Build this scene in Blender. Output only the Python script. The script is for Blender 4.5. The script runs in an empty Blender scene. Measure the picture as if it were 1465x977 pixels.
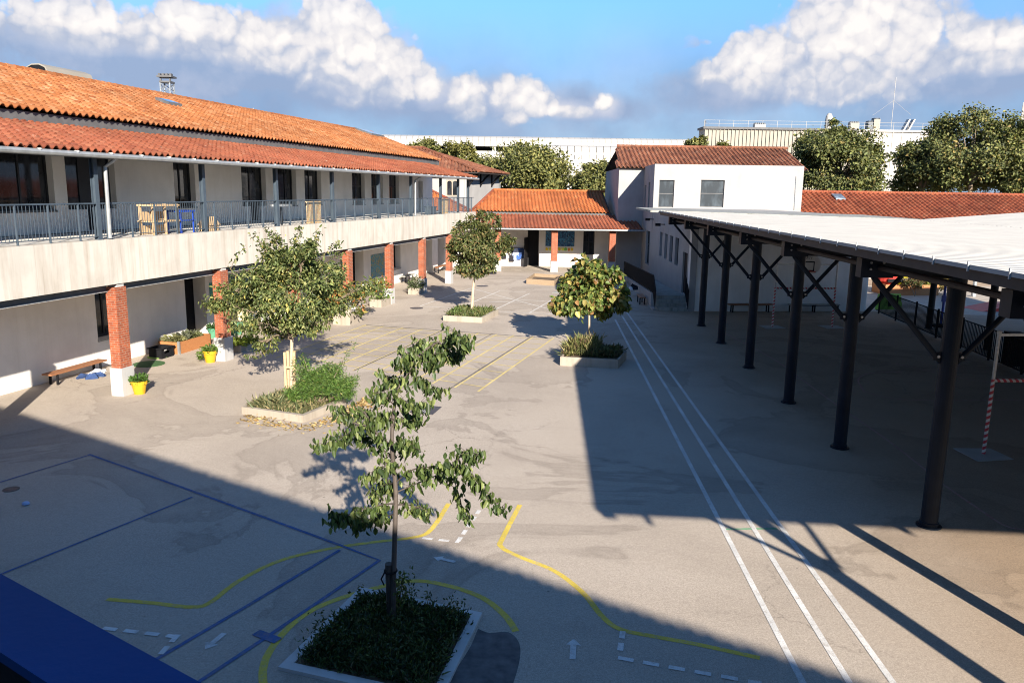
import bpy, math, random
import numpy as np
from mathutils import Vector, Matrix
random.seed(7); rng = np.random.default_rng(7)
SC = bpy.context.scene
COL = SC.collection
# ------------------------------------------------------------------ survey of the place
# camera height, focal length and tilt recovered from the vanishing points of the photograph;
# g() turns a spot seen on the ground into metres, v() a spot standing on a known upright plane.
FOC, CX, CY, H = 1133.0, 732.5, 488.5, 6.4
PITCH, ROLL = math.atan(215.5 / FOC), 0.0155
FW = np.array([0, math.cos(PITCH), -math.sin(PITCH)]); RT = np.array([1.0, 0, 0]); DN = np.cross(FW, RT)
CR, SR = math.cos(ROLL), math.sin(ROLL)
def ray(px, py):
    u = (px - CX) / FOC; w = (py - CY) / FOC
    return FW + (u * CR + w * SR) * RT + (-u * SR + w * CR) * DN
def g(px, py, z=0.0):
    d = ray(px, py); t = (z - H) / d[2]
    return Vector((d[0] * t, d[1] * t, z))
def v(px, py, Y):
    d = ray(px, py); t = Y / d[1]
    return Vector((d[0] * t, Y, H + d[2] * t))
# ------------------------------------------------------------------ objects
def tag(o, label=None, cat=None, group=None, kind=None):
    if label: o['label'] = label
    if cat: o['category'] = cat
    if group: o['group'] = group
    if kind: o['kind'] = kind
    return o
def thing(name, label, cat, loc=(0, 0, 0), group=None, rz=0.0):
    o = bpy.data.objects.new(name, None); COL.objects.link(o)
    o.location = loc; o.rotation_euler = (0, 0, rz); o.empty_display_size = 0.3
    return tag(o, label, cat, group)
def top_of(o):
    while o.parent: o = o.parent
    return o
def wpos(o):
    p = Vector(o.location)
    while o.parent: o = o.parent; p += Vector(o.location)
    return p
class MB:
    def __init__(s): s.v = []; s.f = []; s.uv = []; s.c = []; s.m = []
    def poly(s, pts, uv=None, c=None, m=0):
        b = len(s.v); s.v += [tuple(p) for p in pts]; s.f.append(tuple(range(b, b + len(pts))))
        if uv is None:
            P = [Vector(p) for p in pts]
            n = (P[1] - P[0]).cross(P[2] - P[0])
            e = Vector((-n.y, n.x, 0))
            if e.length < 1e-6 * max(n.length, 1e-9) or e.length < 1e-9: e = P[1] - P[0]
            e.normalize(); f2 = n.cross(e); 
            if f2.length > 1e-12: f2.normalize()
            uv = [((p).dot(e), (p).dot(f2)) for p in P]
        s.uv += list(uv); s.c += [c if c is not None else 0.5] * len(pts); s.m.append(m)
        return s
    def hexa(s, P, c=None, m=0):   # P: 4 bottom + 4 top
        for q in ((3, 2, 1, 0), (4, 5, 6, 7), (0, 1, 5, 4), (1, 2, 6, 5), (2, 3, 7, 6), (3, 0, 4, 7)):
            s.poly([P[i] for i in q], c=c, m=m)
        return s
    def box(s, a, b, F=None, c=None, m=0):
        (x0, y0, z0), (x1, y1, z1) = a, b
        P = [(x0, y0, z0), (x1, y0, z0), (x1, y1, z0), (x0, y1, z0), (x0, y0, z1), (x1, y0, z1), (x1, y1, z1), (x0, y1, z1)]
        if F: P = [F(*p) for p in P]
        return s.hexa(P, c, m)
    def tube(s, pts, r, n=8, cap=True, c=None, m=0):
        pts = [Vector(p) for p in pts]; rs = r if isinstance(r, (list, tuple)) else [r] * len(pts)
        rings = []; up = None
        for i, p in enumerate(pts):
            d = (pts[min(i + 1, len(pts) - 1)] - pts[max(i - 1, 0)]).normalized()
            if up is None: up = Vector((0, 0, 1)) if abs(d.z) < 0.9 else Vector((1, 0, 0))
            a = d.cross(up).normalized(); b = a.cross(d).normalized(); up = b
            rings.append([p + rs[i] * (math.cos(2 * math.pi * k / n) * a + math.sin(2 * math.pi * k / n) * b) for k in range(n)])
        L = 0
        for i in range(len(rings) - 1):
            l2 = L + (pts[i + 1] - pts[i]).length
            for k in range(n):
                q = [rings[i][k], rings[i][(k + 1) % n], rings[i + 1][(k + 1) % n], rings[i + 1][k]]
                s.poly(q, [(k / n, L), ((k + 1) / n, L), ((k + 1) / n, l2), (k / n, l2)], c, m)
            L = l2
        if cap:
            s.poly(list(reversed(rings[0])), c=c, m=m); s.poly(rings[-1], c=c, m=m)
        return s
    def lathe(s, prof, ctr=(0, 0, 0), n=18, c=None, m=0):
        ctr = Vector(ctr)
        R = [[ctr + Vector((r * math.cos(2 * math.pi * k / n), r * math.sin(2 * math.pi * k / n), z)) for k in range(n)] for r, z in prof]
        for i in range(len(R) - 1):
            for k in range(n):
                s.poly([R[i][k], R[i][(k + 1) % n], R[i + 1][(k + 1) % n], R[i + 1][k]], c=c, m=m)
        s.poly(list(reversed(R[0])), c=c, m=m); s.poly(R[-1], c=c, m=m)
        return s
    def prism(s, pts2, F, d0, d1, c=None, m=0):  # outline (a,b) swept from d0 to d1 ; F(a,d,b)
        A = [F(a, d0, b) for a, b in pts2]; B = [F(a, d1, b) for a, b in pts2]
        s.poly(A, c=c, m=m); s.poly(list(reversed(B)), c=c, m=m)
        for i in range(len(A)):
            j = (i + 1) % len(A); s.poly([A[j], A[i], B[i], B[j]], c=c, m=m)
        return s
    def build(s, name, mat, parent=None, smooth=False, bevel=0.0):
        me = bpy.data.meshes.new(name)
        off = wpos(parent) if (parent is not None and not getattr(s, 'local', False)) else Vector((0, 0, 0))
        V = np.array(s.v, float).reshape(-1, 3)
        base = Vector((0, 0, 0))
        if parent is None and len(V):
            lo = V.min(0); hi = V.max(0); base = Vector(((lo[0] + hi[0]) / 2, (lo[1] + hi[1]) / 2, lo[2])); V = V - np.array(base)
        else: V = V - np.array(off)
        me.from_pydata(V.tolist(), [], s.f)
        uvl = me.uv_layers.new(name='UVMap'); uvl.data.foreach_set('uv', np.array(s.uv, np.float32).ravel())
        at = me.color_attributes.new('Col', 'FLOAT_COLOR', 'CORNER')
        cc = np.array([(x if isinstance(x, (tuple, list)) else (x, x, x)) for x in s.c], np.float32)
        at.data.foreach_set('color', np.hstack([cc, np.ones((len(cc), 1), np.float32)]).ravel())
        for mm in (mat if isinstance(mat, list) else [mat]): me.materials.append(mm)
        if isinstance(mat, list): me.polygons.foreach_set('material_index', s.m)
        if smooth: me.polygons.foreach_set('use_smooth', [True] * len(me.polygons))
        me.validate(); me.update()
        o = bpy.data.objects.new(name, me); COL.objects.link(o)
        if parent is not None: o.parent = parent
        else: o.location = base
        if bevel:
            b = o.modifiers.new('edge', 'BEVEL'); b.width = bevel; b.segments = 2; b.limit_method = 'ANGLE'
        return o
def LMB():
    m = MB(); m.local = True; return m
def merged(o):   # weld for smooth tubes
    return o
def dup(root, loc, rz=None, label=None, group=None):
    r = root.copy(); COL.objects.link(r); r.location = loc
    if rz is not None: r.rotation_euler = (0, 0, rz)
    if label: r['label'] = label
    if group: r['group'] = group
    for ch in list(root.children):
        c = ch.copy(); COL.objects.link(c); c.parent = r
        for gch in ch.children:
            d = gch.copy(); COL.objects.link(d); d.parent = c
    return r
def frame(O, d):
    d = Vector((d[0], d[1], 0)).normalized(); n = Vector((-d.y, d.x, 0)); O = Vector((O[0], O[1], 0))
    return lambda t, s, z: O + d * t + n * s + Vector((0, 0, z))
def ang(d): return math.atan2(d[1], d[0])
# ------------------------------------------------------------------ materials
def _nodes(name):
    m = bpy.data.materials.new(name); m.use_nodes = True; nt = m.node_tree
    return m, nt, nt.nodes['Principled BSDF']
def nn(nt, t, **kw):
    n = nt.nodes.new(t)
    for k, x in kw.items():
        if k in n.inputs: n.inputs[k].default_value = x
        else: setattr(n, k, x)
    return n
def mixc(nt, a, b, fac, mode='MIX'):
    n = nt.nodes.new('ShaderNodeMix'); n.data_type = 'RGBA'; n.blend_type = mode
    for s, x in ((n.inputs[6], a), (n.inputs[7], b), (n.inputs[0], fac)):
        if hasattr(x, 'is_output'): nt.links.new(x, s)
        elif isinstance(x, (tuple, list)): s.default_value = (*x[:3], 1)
        else: s.default_value = x
    return n.outputs[2]
def ramp(nt, fac, stops):
    n = nt.nodes.new('ShaderNodeValToRGB'); e = n.color_ramp.elements
    while len(e) < len(stops): e.new(0.5)
    for el, (p, c) in zip(e, stops):
        el.position = p; el.color = (*c, 1) if isinstance(c, (tuple, list)) else (c, c, c, 1)
    nt.links.new(fac, n.inputs[0]); return n.outputs[0]
def math_n(nt, op, a, b=None, clamp=False):
    n = nt.nodes.new('ShaderNodeMath'); n.operation = op; n.use_clamp = clamp
    for i, x in enumerate((a, b)):
        if x is None: continue
        if hasattr(x, 'is_output'): nt.links.new(x, n.inputs[i])
        else: n.inputs[i].default_value = x
    return n.outputs[0]
def pos(nt, scale=(1, 1, 1)):
    gm = nt.nodes.new('ShaderNodeNewGeometry'); mp = nt.nodes.new('ShaderNodeMapping')
    mp.inputs['Scale'].default_value = scale; nt.links.new(gm.outputs['Position'], mp.inputs[0]); return mp.outputs[0]
def noise(nt, vec, scale, detail=4, rough=0.55, dist=0.0):
    n = nn(nt, 'ShaderNodeTexNoise', Scale=scale, Detail=detail, Roughness=rough, Distortion=dist)
    if vec is not None: nt.links.new(vec, n.inputs['Vector'])
    return n.outputs['Fac']
def bump(nt, bs, h, strength=0.3, dist=0.02):
    b = nn(nt, 'ShaderNodeBump', Strength=strength, Distance=dist); nt.links.new(h, b.inputs['Height']); nt.links.new(b.outputs[0], bs.inputs['Normal'])
def plain(name, col, rough=0.6, metal=0.0, var=0.18, sc=6.0, bmp=0.12, bsc=40.0, spec=0.4):
    m, nt, bs = _nodes(name); p = pos(nt)
    a = noise(nt, p, sc, 5); f = ramp(nt, a, [(0.3, 1 - var), (0.7, 1 + var * 0.6)])
    nt.links.new(mixc(nt, col, f, 1.0, 'MULTIPLY'), bs.inputs['Base Color'])
    bs.inputs['Roughness'].default_value = rough; bs.inputs['Metallic'].default_value = metal; bs.inputs['Specular IOR Level'].default_value = spec
    if bmp: bump(nt, bs, noise(nt, p, bsc, 3), bmp, 0.01)
    return m
def m_plaster(name, col, stain=(0.6, 0.55, 0.47), amt=0.35, streak=True, rough=0.9):
    m, nt, bs = _nodes(name); p = pos(nt)
    c = mixc(nt, col, [x * 0.86 for x in col], ramp(nt, noise(nt, p, 0.9, 6), [(0.35, 0.0), (0.7, 1.0)]))
    if streak:
        bl = ramp(nt, noise(nt, p, 0.5, 7, 0.66, 0.8), [(0.46, 0.0), (0.72, 1.0)]); c = mixc(nt, c, [0.72 + 0.2 * x for x in stain], math_n(nt, 'MULTIPLY', bl, amt * 1.3), 'MULTIPLY')
        q = pos(nt, (1, 1, 0.10)); s = ramp(nt, noise(nt, q, 2.6, 6, 0.62), [(0.48, 0.0), (0.74, 1.0)])
        c = mixc(nt, c, stain, math_n(nt, 'MULTIPLY', s, amt), 'MULTIPLY')
        q2 = pos(nt, (1, 1, 0.03)); s2 = ramp(nt, noise(nt, q2, 9.0, 3, 0.6), [(0.56, 0.0), (0.72, 1.0)])
        c = mixc(nt, c, stain, math_n(nt, 'MULTIPLY', s2, amt * 0.6), 'MULTIPLY')
    nt.links.new(c, bs.inputs['Base Color']); bs.inputs['Roughness'].default_value = rough; bs.inputs['Specular IOR Level'].default_value = 0.2
    bump(nt, bs, noise(nt, p, 60, 4), 0.25, 0.006); return m
def m_tile(name, cols, dirt=0.5):
    m, nt, bs = _nodes(name); at = nt.nodes.new('ShaderNodeAttribute'); at.attribute_name = 'Col'
    sx = nt.nodes.new('ShaderNodeSeparateColor'); nt.links.new(at.outputs[0], sx.inputs[0])
    k = len(cols); c = ramp(nt, sx.outputs[0], [(i / (k - 1), x) for i, x in enumerate(cols)])
    p = pos(nt); big = ramp(nt, noise(nt, p, 0.35, 4), [(0.3, 0.68), (0.7, 1.15)])
    c = mixc(nt, c, big, 1.0, 'MULTIPLY')
    d = ramp(nt, noise(nt, p, 7, 6, 0.7), [(0.5, 0.0), (0.72, dirt)])
    c = mixc(nt, c, (0.16, 0.10, 0.07), d)
    li = ramp(nt, noise(nt, p, 2.2, 6, 0.75), [(0.60, 0.0), (0.74, 0.42)])
    c = mixc(nt, c, (0.55, 0.47, 0.36), li)
    nt.links.new(c, bs.inputs['Base Color']); bs.inputs['Roughness'].default_value = 0.8; bs.inputs['Specular IOR Level'].default_value = 0.25
    bump(nt, bs, noise(nt, p, 45, 4), 0.3, 0.006); return m
def m_brick():
    m, nt, bs = _nodes('red_brick'); uv = nt.nodes.new('ShaderNodeUVMap')
    b = nn(nt, 'ShaderNodeTexBrick'); nt.links.new(uv.outputs[0], b.inputs['Vector'])
    for k, x in (('Scale', 1.0), ('Mortar Size', 0.009), ('Mortar Smooth', 0.2), ('Brick Width', 0.235), ('Row Height', 0.072)): b.inputs[k].default_value = x
    b.inputs['Color1'].default_value = (0.34, 0.078, 0.026, 1); b.inputs['Color2'].default_value = (0.25, 0.057, 0.023, 1); b.inputs['Mortar'].default_value = (0.30, 0.18, 0.125, 1)
    c = mixc(nt, b.outputs[0], ramp(nt, noise(nt, pos(nt), 5, 5), [(0.3, 0.75), (0.7, 1.15)]), 1.0, 'MULTIPLY')
    nt.links.new(c, bs.inputs['Base Color']); bs.inputs['Roughness'].default_value = 0.85
    inv = math_n(nt, 'SUBTRACT', 1.0, b.outputs['Fac']); bump(nt, bs, inv, 0.5, 0.01); return m
def m_glass(name, col=(0.012, 0.014, 0.017), rough=0.06):
    m, nt, bs = _nodes(name); p = pos(nt, (1, 1, 0.4))
    c = mixc(nt, col, [min(1, x * 3 + 0.01) for x in col], ramp(nt, noise(nt, p, 1.7, 3), [(0.45, 0.0), (0.7, 1.0)]))
    nt.links.new(c, bs.inputs['Base Color']); bs.inputs['Roughness'].default_value = rough; bs.inputs['Specular IOR Level'].default_value = 0.6
    bump(nt, bs, noise(nt, pos(nt), 1.3, 2), 0.03, 0.05); return m
def m_asphalt():
    m, nt, bs = _nodes('asphalt'); p = pos(nt)
    c = ramp(nt, noise(nt, p, 0.22, 7, 0.6, 0.6), [(0.28, (0.375, 0.320, 0.262)), (0.5, (0.445, 0.382, 0.314)), (0.72, (0.480, 0.417, 0.347))])
    c = mixc(nt, c, (0.255, 0.218, 0.182), ramp(nt, noise(nt, p, 0.75, 8, 0.68, 1.2), [(0.56, 0.0), (0.78, 0.30)]))
    q = pos(nt, (0.25, 1.6, 1)); c = mixc(nt, c, (0.28, 0.243, 0.205), ramp(nt, noise(nt, q, 0.5, 8, 0.7, 1.6), [(0.58, 0.0), (0.74, 0.26)]))
    # tide marks left by puddles
    t = noise(nt, p, 0.16, 5, 0.6, 0.9); ring = math_n(nt, 'ABSOLUTE', math_n(nt, 'SUBTRACT', t, 0.54))
    c = mixc(nt, c, (0.22, 0.185, 0.15), ramp(nt, ring, [(0.0, 0.36), (0.010, 0.0)]))
    c = mixc(nt, c, (0.29, 0.245, 0.20), ramp(nt, t, [(0.52, 0.0), (0.55, 0.42), (0.66, 0.10)]))
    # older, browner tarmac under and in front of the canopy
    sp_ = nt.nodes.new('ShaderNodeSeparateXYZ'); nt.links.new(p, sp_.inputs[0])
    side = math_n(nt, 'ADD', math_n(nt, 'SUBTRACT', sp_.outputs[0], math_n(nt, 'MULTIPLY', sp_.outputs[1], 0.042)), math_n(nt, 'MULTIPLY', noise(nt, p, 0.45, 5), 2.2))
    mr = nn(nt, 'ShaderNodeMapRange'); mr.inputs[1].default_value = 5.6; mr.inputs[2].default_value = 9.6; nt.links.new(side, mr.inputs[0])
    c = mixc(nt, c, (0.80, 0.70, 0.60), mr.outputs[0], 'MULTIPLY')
    # aggregate
    a = noise(nt, p, 85, 3, 0.7); c = mixc(nt, c, ramp(nt, a, [(0.32, 0.62), (0.5, 1.0), (0.7, 1.28)]), 1.0, 'MULTIPLY')
    w = noise(nt, p, 28, 2, 0.6); c = mixc(nt, c, ramp(nt, w, [(0.3, 0.83), (0.7, 1.13)]), 1.0, 'MULTIPLY')
    c = mixc(nt, c, ramp(nt, noise(nt, p, 9, 3, 0.7), [(0.3, 0.93), (0.7, 1.06)]), 1.0, 'MULTIPLY')
    # cracks
    vo = nn(nt, 'ShaderNodeTexVoronoi', feature='DISTANCE_TO_EDGE', Scale=0.17); 
    off = nt.nodes.new('ShaderNodeMix'); off.data_type = 'VECTOR'; off.inputs[0].default_value = 0.13
    nz = nn(nt, 'ShaderNodeTexNoise', Scale=0.9, Detail=7, Roughness=0.7); nt.links.new(p, nz.inputs['Vector'])
    nt.links.new(p, off.inputs[4]); sc2 = nn(nt, 'ShaderNodeVectorMath', operation='SCALE'); sc2.inputs['Scale'].default_value = 9.0
    nt.links.new(nz.outputs['Color'], sc2.inputs[0]); nt.links.new(sc2.outputs[0], off.inputs[5]); nt.links.new(off.outputs[1], vo.inputs['Vector'])
    cr = ramp(nt, vo.outputs['Distance'], [(0.0, 1.0), (0.0035, 0.0)])
    gate = ramp(nt, noise(nt, p, 0.09, 3), [(0.52, 0.0), (0.58, 0.5)])
    c = mixc(nt, c, (0.07, 0.06, 0.05), math_n(nt, 'MULTIPLY', cr, gate))
    # gum spots and droppings
    vs = nn(nt, 'ShaderNodeTexVoronoi', feature='F1', Scale=1.3); nt.links.new(p, vs.inputs['Vector'])
    sp = ramp(nt, vs.outputs['Distance'], [(0.022, 1.0), (0.03, 0.0)]); sel = nt.nodes.new('ShaderNodeSeparateColor'); nt.links.new(vs.outputs['Color'], sel.inputs[0])
    c = mixc(nt, c, (0.09, 0.08, 0.07), math_n(nt, 'MULTIPLY', sp, ramp(nt, sel.outputs[0], [(0.55, 0.0), (0.56, 0.7)])))
    c = mixc(nt, c, (0.6, 0.58, 0.54), math_n(nt, 'MULTIPLY', sp, ramp(nt, sel.outputs[1], [(0.90, 0.0), (0.91, 0.8)])))
    nt.links.new(c, bs.inputs['Base Color']); bs.inputs['Roughness'].default_value = 0.92; bs.inputs['Specular IOR Level'].default_value = 0.25
    bump(nt, bs, a, 0.5, 0.006); return m
def m_paint(name, col, worn=0.35, under=(0.39, 0.345, 0.295)):
    m, nt, bs = _nodes(name); p = pos(nt)
    w = ramp(nt, noise(nt, p, 9, 7, 0.75), [(0.62 - worn * 0.35, 0.0), (0.80 - worn * 0.2, 0.95)])
    a = noise(nt, p, 85, 3, 0.7); c = mixc(nt, mixc(nt, col, under, w), ramp(nt, a, [(0.32, 0.7), (0.5, 1.0), (0.7, 1.15)]), 1.0, 'MULTIPLY')
    c = mixc(nt, c, ramp(nt, noise(nt, p, 1.2, 5), [(0.35, 0.82), (0.65, 1.06)]), 1.0, 'MULTIPLY')
    nt.links.new(c, bs.inputs['Base Color']); bs.inputs['Roughness'].default_value = 0.85; bump(nt, bs, a, 0.35, 0.005); return m
def m_leaf(name, trans=0.35, rough=0.45):
    m, nt, bs = _nodes(name); at = nt.nodes.new('ShaderNodeAttribute'); at.attribute_name = 'Col'
    c = mixc(nt, at.outputs[0], ramp(nt, noise(nt, pos(nt), 18, 3), [(0.3, 0.8), (0.7, 1.15)]), 1.0, 'MULTIPLY')
    nt.links.new(c, bs.inputs['Base Color']); bs.inputs['Roughness'].default_value = rough; bs.inputs['Specular IOR Level'].default_value = 0.35
    tr = nt.nodes.new('ShaderNodeBsdfTranslucent'); nt.links.new(mixc(nt, c, (1.0, 1.05, 0.35), 1.0, 'MULTIPLY'), tr.inputs['Color'])
    mx = nt.nodes.new('ShaderNodeMixShader'); mx.inputs[0].default_value = trans
    out = nt.nodes['Material Output']; nt.links.new(bs.outputs[0], mx.inputs[1]); nt.links.new(tr.outputs[0], mx.inputs[2]); nt.links.new(mx.outputs[0], out.inputs[0])
    return m
def m_stripes(name, c1, c2, period, ang_=0.9):   # barber stripes in UV (u around, v metres)
    m, nt, bs = _nodes(name); uv = nt.nodes.new('ShaderNodeUVMap'); sp = nt.nodes.new('ShaderNodeSeparateXYZ'); nt.links.new(uv.outputs[0], sp.inputs[0])
    a = math_n(nt, 'FRACT', math_n(nt, 'ADD', math_n(nt, 'DIVIDE', sp.outputs[1], period), sp.outputs[0]))
    c = mixc(nt, c1, c2, math_n(nt, 'GREATER_THAN', a, 0.5)); nt.links.new(c, bs.inputs['Base Color']); bs.inputs['Roughness'].default_value = 0.5; return m
def m_wood(name, c1, c2, sc=(1, 1, 1)):
    m, nt, bs = _nodes(name); p = pos(nt, sc)
    w = noise(nt, p, 7, 6, 0.65, 1.5); nt.links.new(mixc(nt, c1, c2, ramp(nt, w, [(0.35, 0), (0.65, 1)])), bs.inputs['Base Color'])
    bs.inputs['Roughness'].default_value = 0.7; bump(nt, bs, w, 0.25, 0.01); return m
def m_mural(name, cols, sc=3.0):
    m, nt, bs = _nodes(name); p = pos(nt); vo = nn(nt, 'ShaderNodeTexNoise', Scale=sc, Detail=3, Distortion=2.5); nt.links.new(p, vo.inputs['Vector'])
    k = len(cols); n = nt.nodes.new('ShaderNodeValToRGB'); n.color_ramp.interpolation = 'CONSTANT'; e = n.color_ramp.elements
    while len(e) < k: e.new(0.5)
    for i, c in enumerate(cols): e[i].position = 0.30 + 0.40 * i / k if i else 0; e[i].color = (*c, 1)
    nt.links.new(vo.outputs['Fac'], n.inputs[0]); nt.links.new(n.outputs[0], bs.inputs['Base Color']); bs.inputs['Roughness'].default_value = 0.6; return m
M = {}
M['asphalt'] = m_asphalt()
M['patch'] = plain('dark_asphalt_patch', (0.125, 0.118, 0.118), 0.9, var=0.4, sc=5, bmp=0.5, bsc=85)
M['concrete'] = m_plaster('balcony_concrete', (0.58, 0.54, 0.475), (0.55, 0.48, 0.40), 0.62)
M['kerb'] = m_plaster('kerb_concrete', (0.38, 0.335, 0.275), (0.5, 0.42, 0.33), 0.5)
M['step'] = m_plaster('step_concrete', (0.36, 0.36, 0.33), (0.35, 0.36, 0.30), 0.8)
M['plaster'] = m_plaster('cream_plaster', (0.82, 0.79, 0.73), (0.75, 0.70, 0.62), 0.18)
M['plaster_low'] = m_plaster('grey_plaster', (0.78, 0.755, 0.71), (0.7, 0.66, 0.6), 0.18)  # even tone lifted to make up for weak light on shaded walls
M['white'] = m_plaster('white_render', (0.345, 0.338, 0.33), (0.80, 0.77, 0.72), 0.22)
M['plinth'] = m_plaster('white_plinth', (0.44, 0.435, 0.42), (0.7, 0.67, 0.6), 0.3)
M['brick'] = m_brick()
M['steel'] = plain('blue_grey_steel', (0.058, 0.080, 0.104), 0.45, 0.0, 0.15, 3)
M['beam'] = plain('grey_steel_beam', (0.10, 0.115, 0.13), 0.5, 0.0, 0.2, 3)
M['lip'] = plain('pale_flange', (0.5, 0.5, 0.48), 0.6)
M['navy'] = plain('navy_steel', (0.009, 0.016, 0.027), 0.5, 0.0, 0.25, 2.5, 0.05, spec=0.2)
M['black'] = plain('black_metal', (0.012, 0.012, 0.014), 0.75, 0.0, 0.2, 5, spec=0.12)
M['frame'] = plain('dark_window_frame', (0.018, 0.020, 0.024), 0.45)
M['galv'] = plain('galvanised_metal', (0.42, 0.44, 0.45), 0.42, 0.6, 0.25, 14, 0.05)
M['zinc'] = plain('zinc_gutter', (0.36, 0.375, 0.375), 0.45, 0.35, 0.2, 5, 0.05)
M['fascia'] = plain('grey_fascia', (0.11, 0.11, 0.112), 0.7, 0.0, 0.25, 3)
M['brownfascia'] = plain('brown_gutter', (0.045, 0.036, 0.032), 0.6, 0.0, 0.25, 2, spec=0.2)
M['glass'] = m_glass('dark_glass'); M['glass_grey'] = m_glass('grey_glass', (0.10, 0.12, 0.14), 0.12)
M['glass_dim'] = m_glass('dim_glass', (0.018, 0.025, 0.031), 0.25)
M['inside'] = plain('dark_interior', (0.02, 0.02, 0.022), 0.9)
M['tile_hi'] = m_tile('orange_roof_tile', [(0.211, 0.065, 0.022), (0.310, 0.108, 0.034), (0.365, 0.150, 0.060), (0.400, 0.205, 0.100)], 0.32)
M['tile_lo'] = m_tile('red_roof_tile', [(0.184, 0.051, 0.027), (0.245, 0.071, 0.035), (0.272, 0.085, 0.042), (0.299, 0.116, 0.061)], 0.4)
M['tile_wing'] = m_tile('bright_orange_tile', [(0.310, 0.084, 0.025), (0.372, 0.112, 0.034), (0.409, 0.136, 0.043), (0.422, 0.174, 0.068)], 0.3)
M['tile_old'] = m_tile('old_brown_tile', [(0.106, 0.040, 0.023), (0.185, 0.066, 0.036), (0.238, 0.092, 0.050), (0.290, 0.158, 0.099)], 0.7)
M['tile_red'] = m_tile('brick_red_tile', [(0.186, 0.046, 0.022), (0.248, 0.065, 0.031), (0.285, 0.081, 0.037), (0.310, 0.112, 0.056)], 0.4)
M['wood'] = m_wood('bench_wood', (0.24, 0.10, 0.045), (0.33, 0.15, 0.07), (1, 1, 8))
M['wood_or'] = m_wood('orange_planter_wood', (0.32, 0.12, 0.04), (0.42, 0.19, 0.07), (1, 1, 6))
M['wood_pale'] = m_wood('pale_pine', (0.44, 0.30, 0.16), (0.54, 0.40, 0.24), (1, 1, 4))
M['bark'] = m_wood('tree_bark', (0.13, 0.095, 0.065), (0.22, 0.17, 0.12), (1, 1, 0.3))
M['bark_pale'] = m_wood('pale_bark', (0.36, 0.28, 0.20), (0.50, 0.41, 0.30), (1, 1, 0.3))
M['bark_dark'] = m_wood('dark_bark', (0.055, 0.042, 0.035), (0.10, 0.08, 0.065), (1, 1, 0.3))
M['leaf'] = m_leaf('leaf_green'); M['leaf_bg'] = m_leaf('leaf_background', 0.25, 0.6)
M['kerb_pale'] = m_plaster('pale_kerb', (0.58, 0.57, 0.55), (0.6, 0.57, 0.5), 0.3)
M['wood_dull'] = m_wood('weathered_timber', (0.27, 0.19, 0.115), (0.36, 0.27, 0.18), (1, 1, 4))
M['soil'] = plain('planter_soil', (0.14, 0.10, 0.065), 0.95, var=0.4, sc=12, bmp=0.6, bsc=30)
M['yellow_paint'] = m_paint('yellow_floor_paint', (0.68, 0.51, 0.07), 0.34)
M['yellow_faint'] = m_paint('worn_yellow_paint', (0.68, 0.54, 0.19), 0.45)
M['white_paint'] = m_paint('white_floor_paint', (0.70, 0.69, 0.66), 0.36)
M['white_faint'] = m_paint('worn_white_paint', (0.66, 0.63, 0.58), 0.5)
M['blue_paint'] = m_paint('blue_floor_paint', (0.055, 0.125, 0.31), 0.48, (0.2, 0.19, 0.2))
M['red_faint'] = m_paint('worn_red_paint', (0.42, 0.13, 0.12), 0.8)
M['green_paint'] = m_paint('green_floor_paint', (0.15, 0.42, 0.22), 0.4)
M['black_tar'] = m_paint('black_tar_joint', (0.12, 0.105, 0.09), 0.45)
M['roof_white'] = m_plaster('white_roof_sheet', (0.335, 0.33, 0.315), (0.72, 0.69, 0.63), 0.3, streak=False, rough=0.75)
M['bluerail'] = plain('royal_blue_paint', (0.002, 0.045, 0.175), 0.6, 0.0, 0.22, 1.6, 0.06, 60, spec=0.12)
M['yellowpot'] = plain('yellow_pot', (0.56, 0.32, 0.015), 0.5, var=0.12)
M['redwhite'] = m_stripes('red_white_tape', (0.62, 0.60, 0.58), (0.50, 0.05, 0.06), 0.16)
M['board'] = plain('backboard_white', (0.62, 0.60, 0.57), 0.5, var=0.08)
M['red'] = plain('red_paint', (0.55, 0.045, 0.03), 0.45)
M['blue'] = plain('blue_plastic', (0.02, 0.07, 0.42), 0.4)
M['lime'] = plain('lime_plastic', (0.25, 0.50, 0.06), 0.5)
M['yellow'] = plain('yellow_plastic', (0.75, 0.62, 0.03), 0.5)
M['green'] = plain('green_plastic', (0.09, 0.27, 0.16), 0.5)
M['cloth_dark'] = plain('dark_cloth', (0.02, 0.02, 0.028), 0.95, var=0.4, sc=15)
M['cloth_blue'] = plain('blue_cloth', (0.05, 0.12, 0.38), 0.95, var=0.3, sc=15)
M['cloth_navy'] = plain('navy_cloth', (0.03, 0.06, 0.16), 0.95, var=0.3, sc=15)
M['cloth_white'] = plain('white_cloth', (0.70, 0.70, 0.72), 0.95, var=0.15, sc=15)
M['cloth_pale'] = plain('pale_blue_cloth', (0.40, 0.48, 0.68), 0.95, var=0.2, sc=15)
M['cream'] = plain('cream_panel', (0.72, 0.63, 0.36), 0.7)
M['metal_white'] = plain('white_metal_cladding', (0.38, 0.365, 0.335), 0.5, 0.0, 0.10, 0.6, 0.0)
M['metal_beige'] = plain('beige_metal_cladding', (0.275, 0.25, 0.205), 0.55, 0.0, 0.12, 0.6, 0.0)
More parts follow.
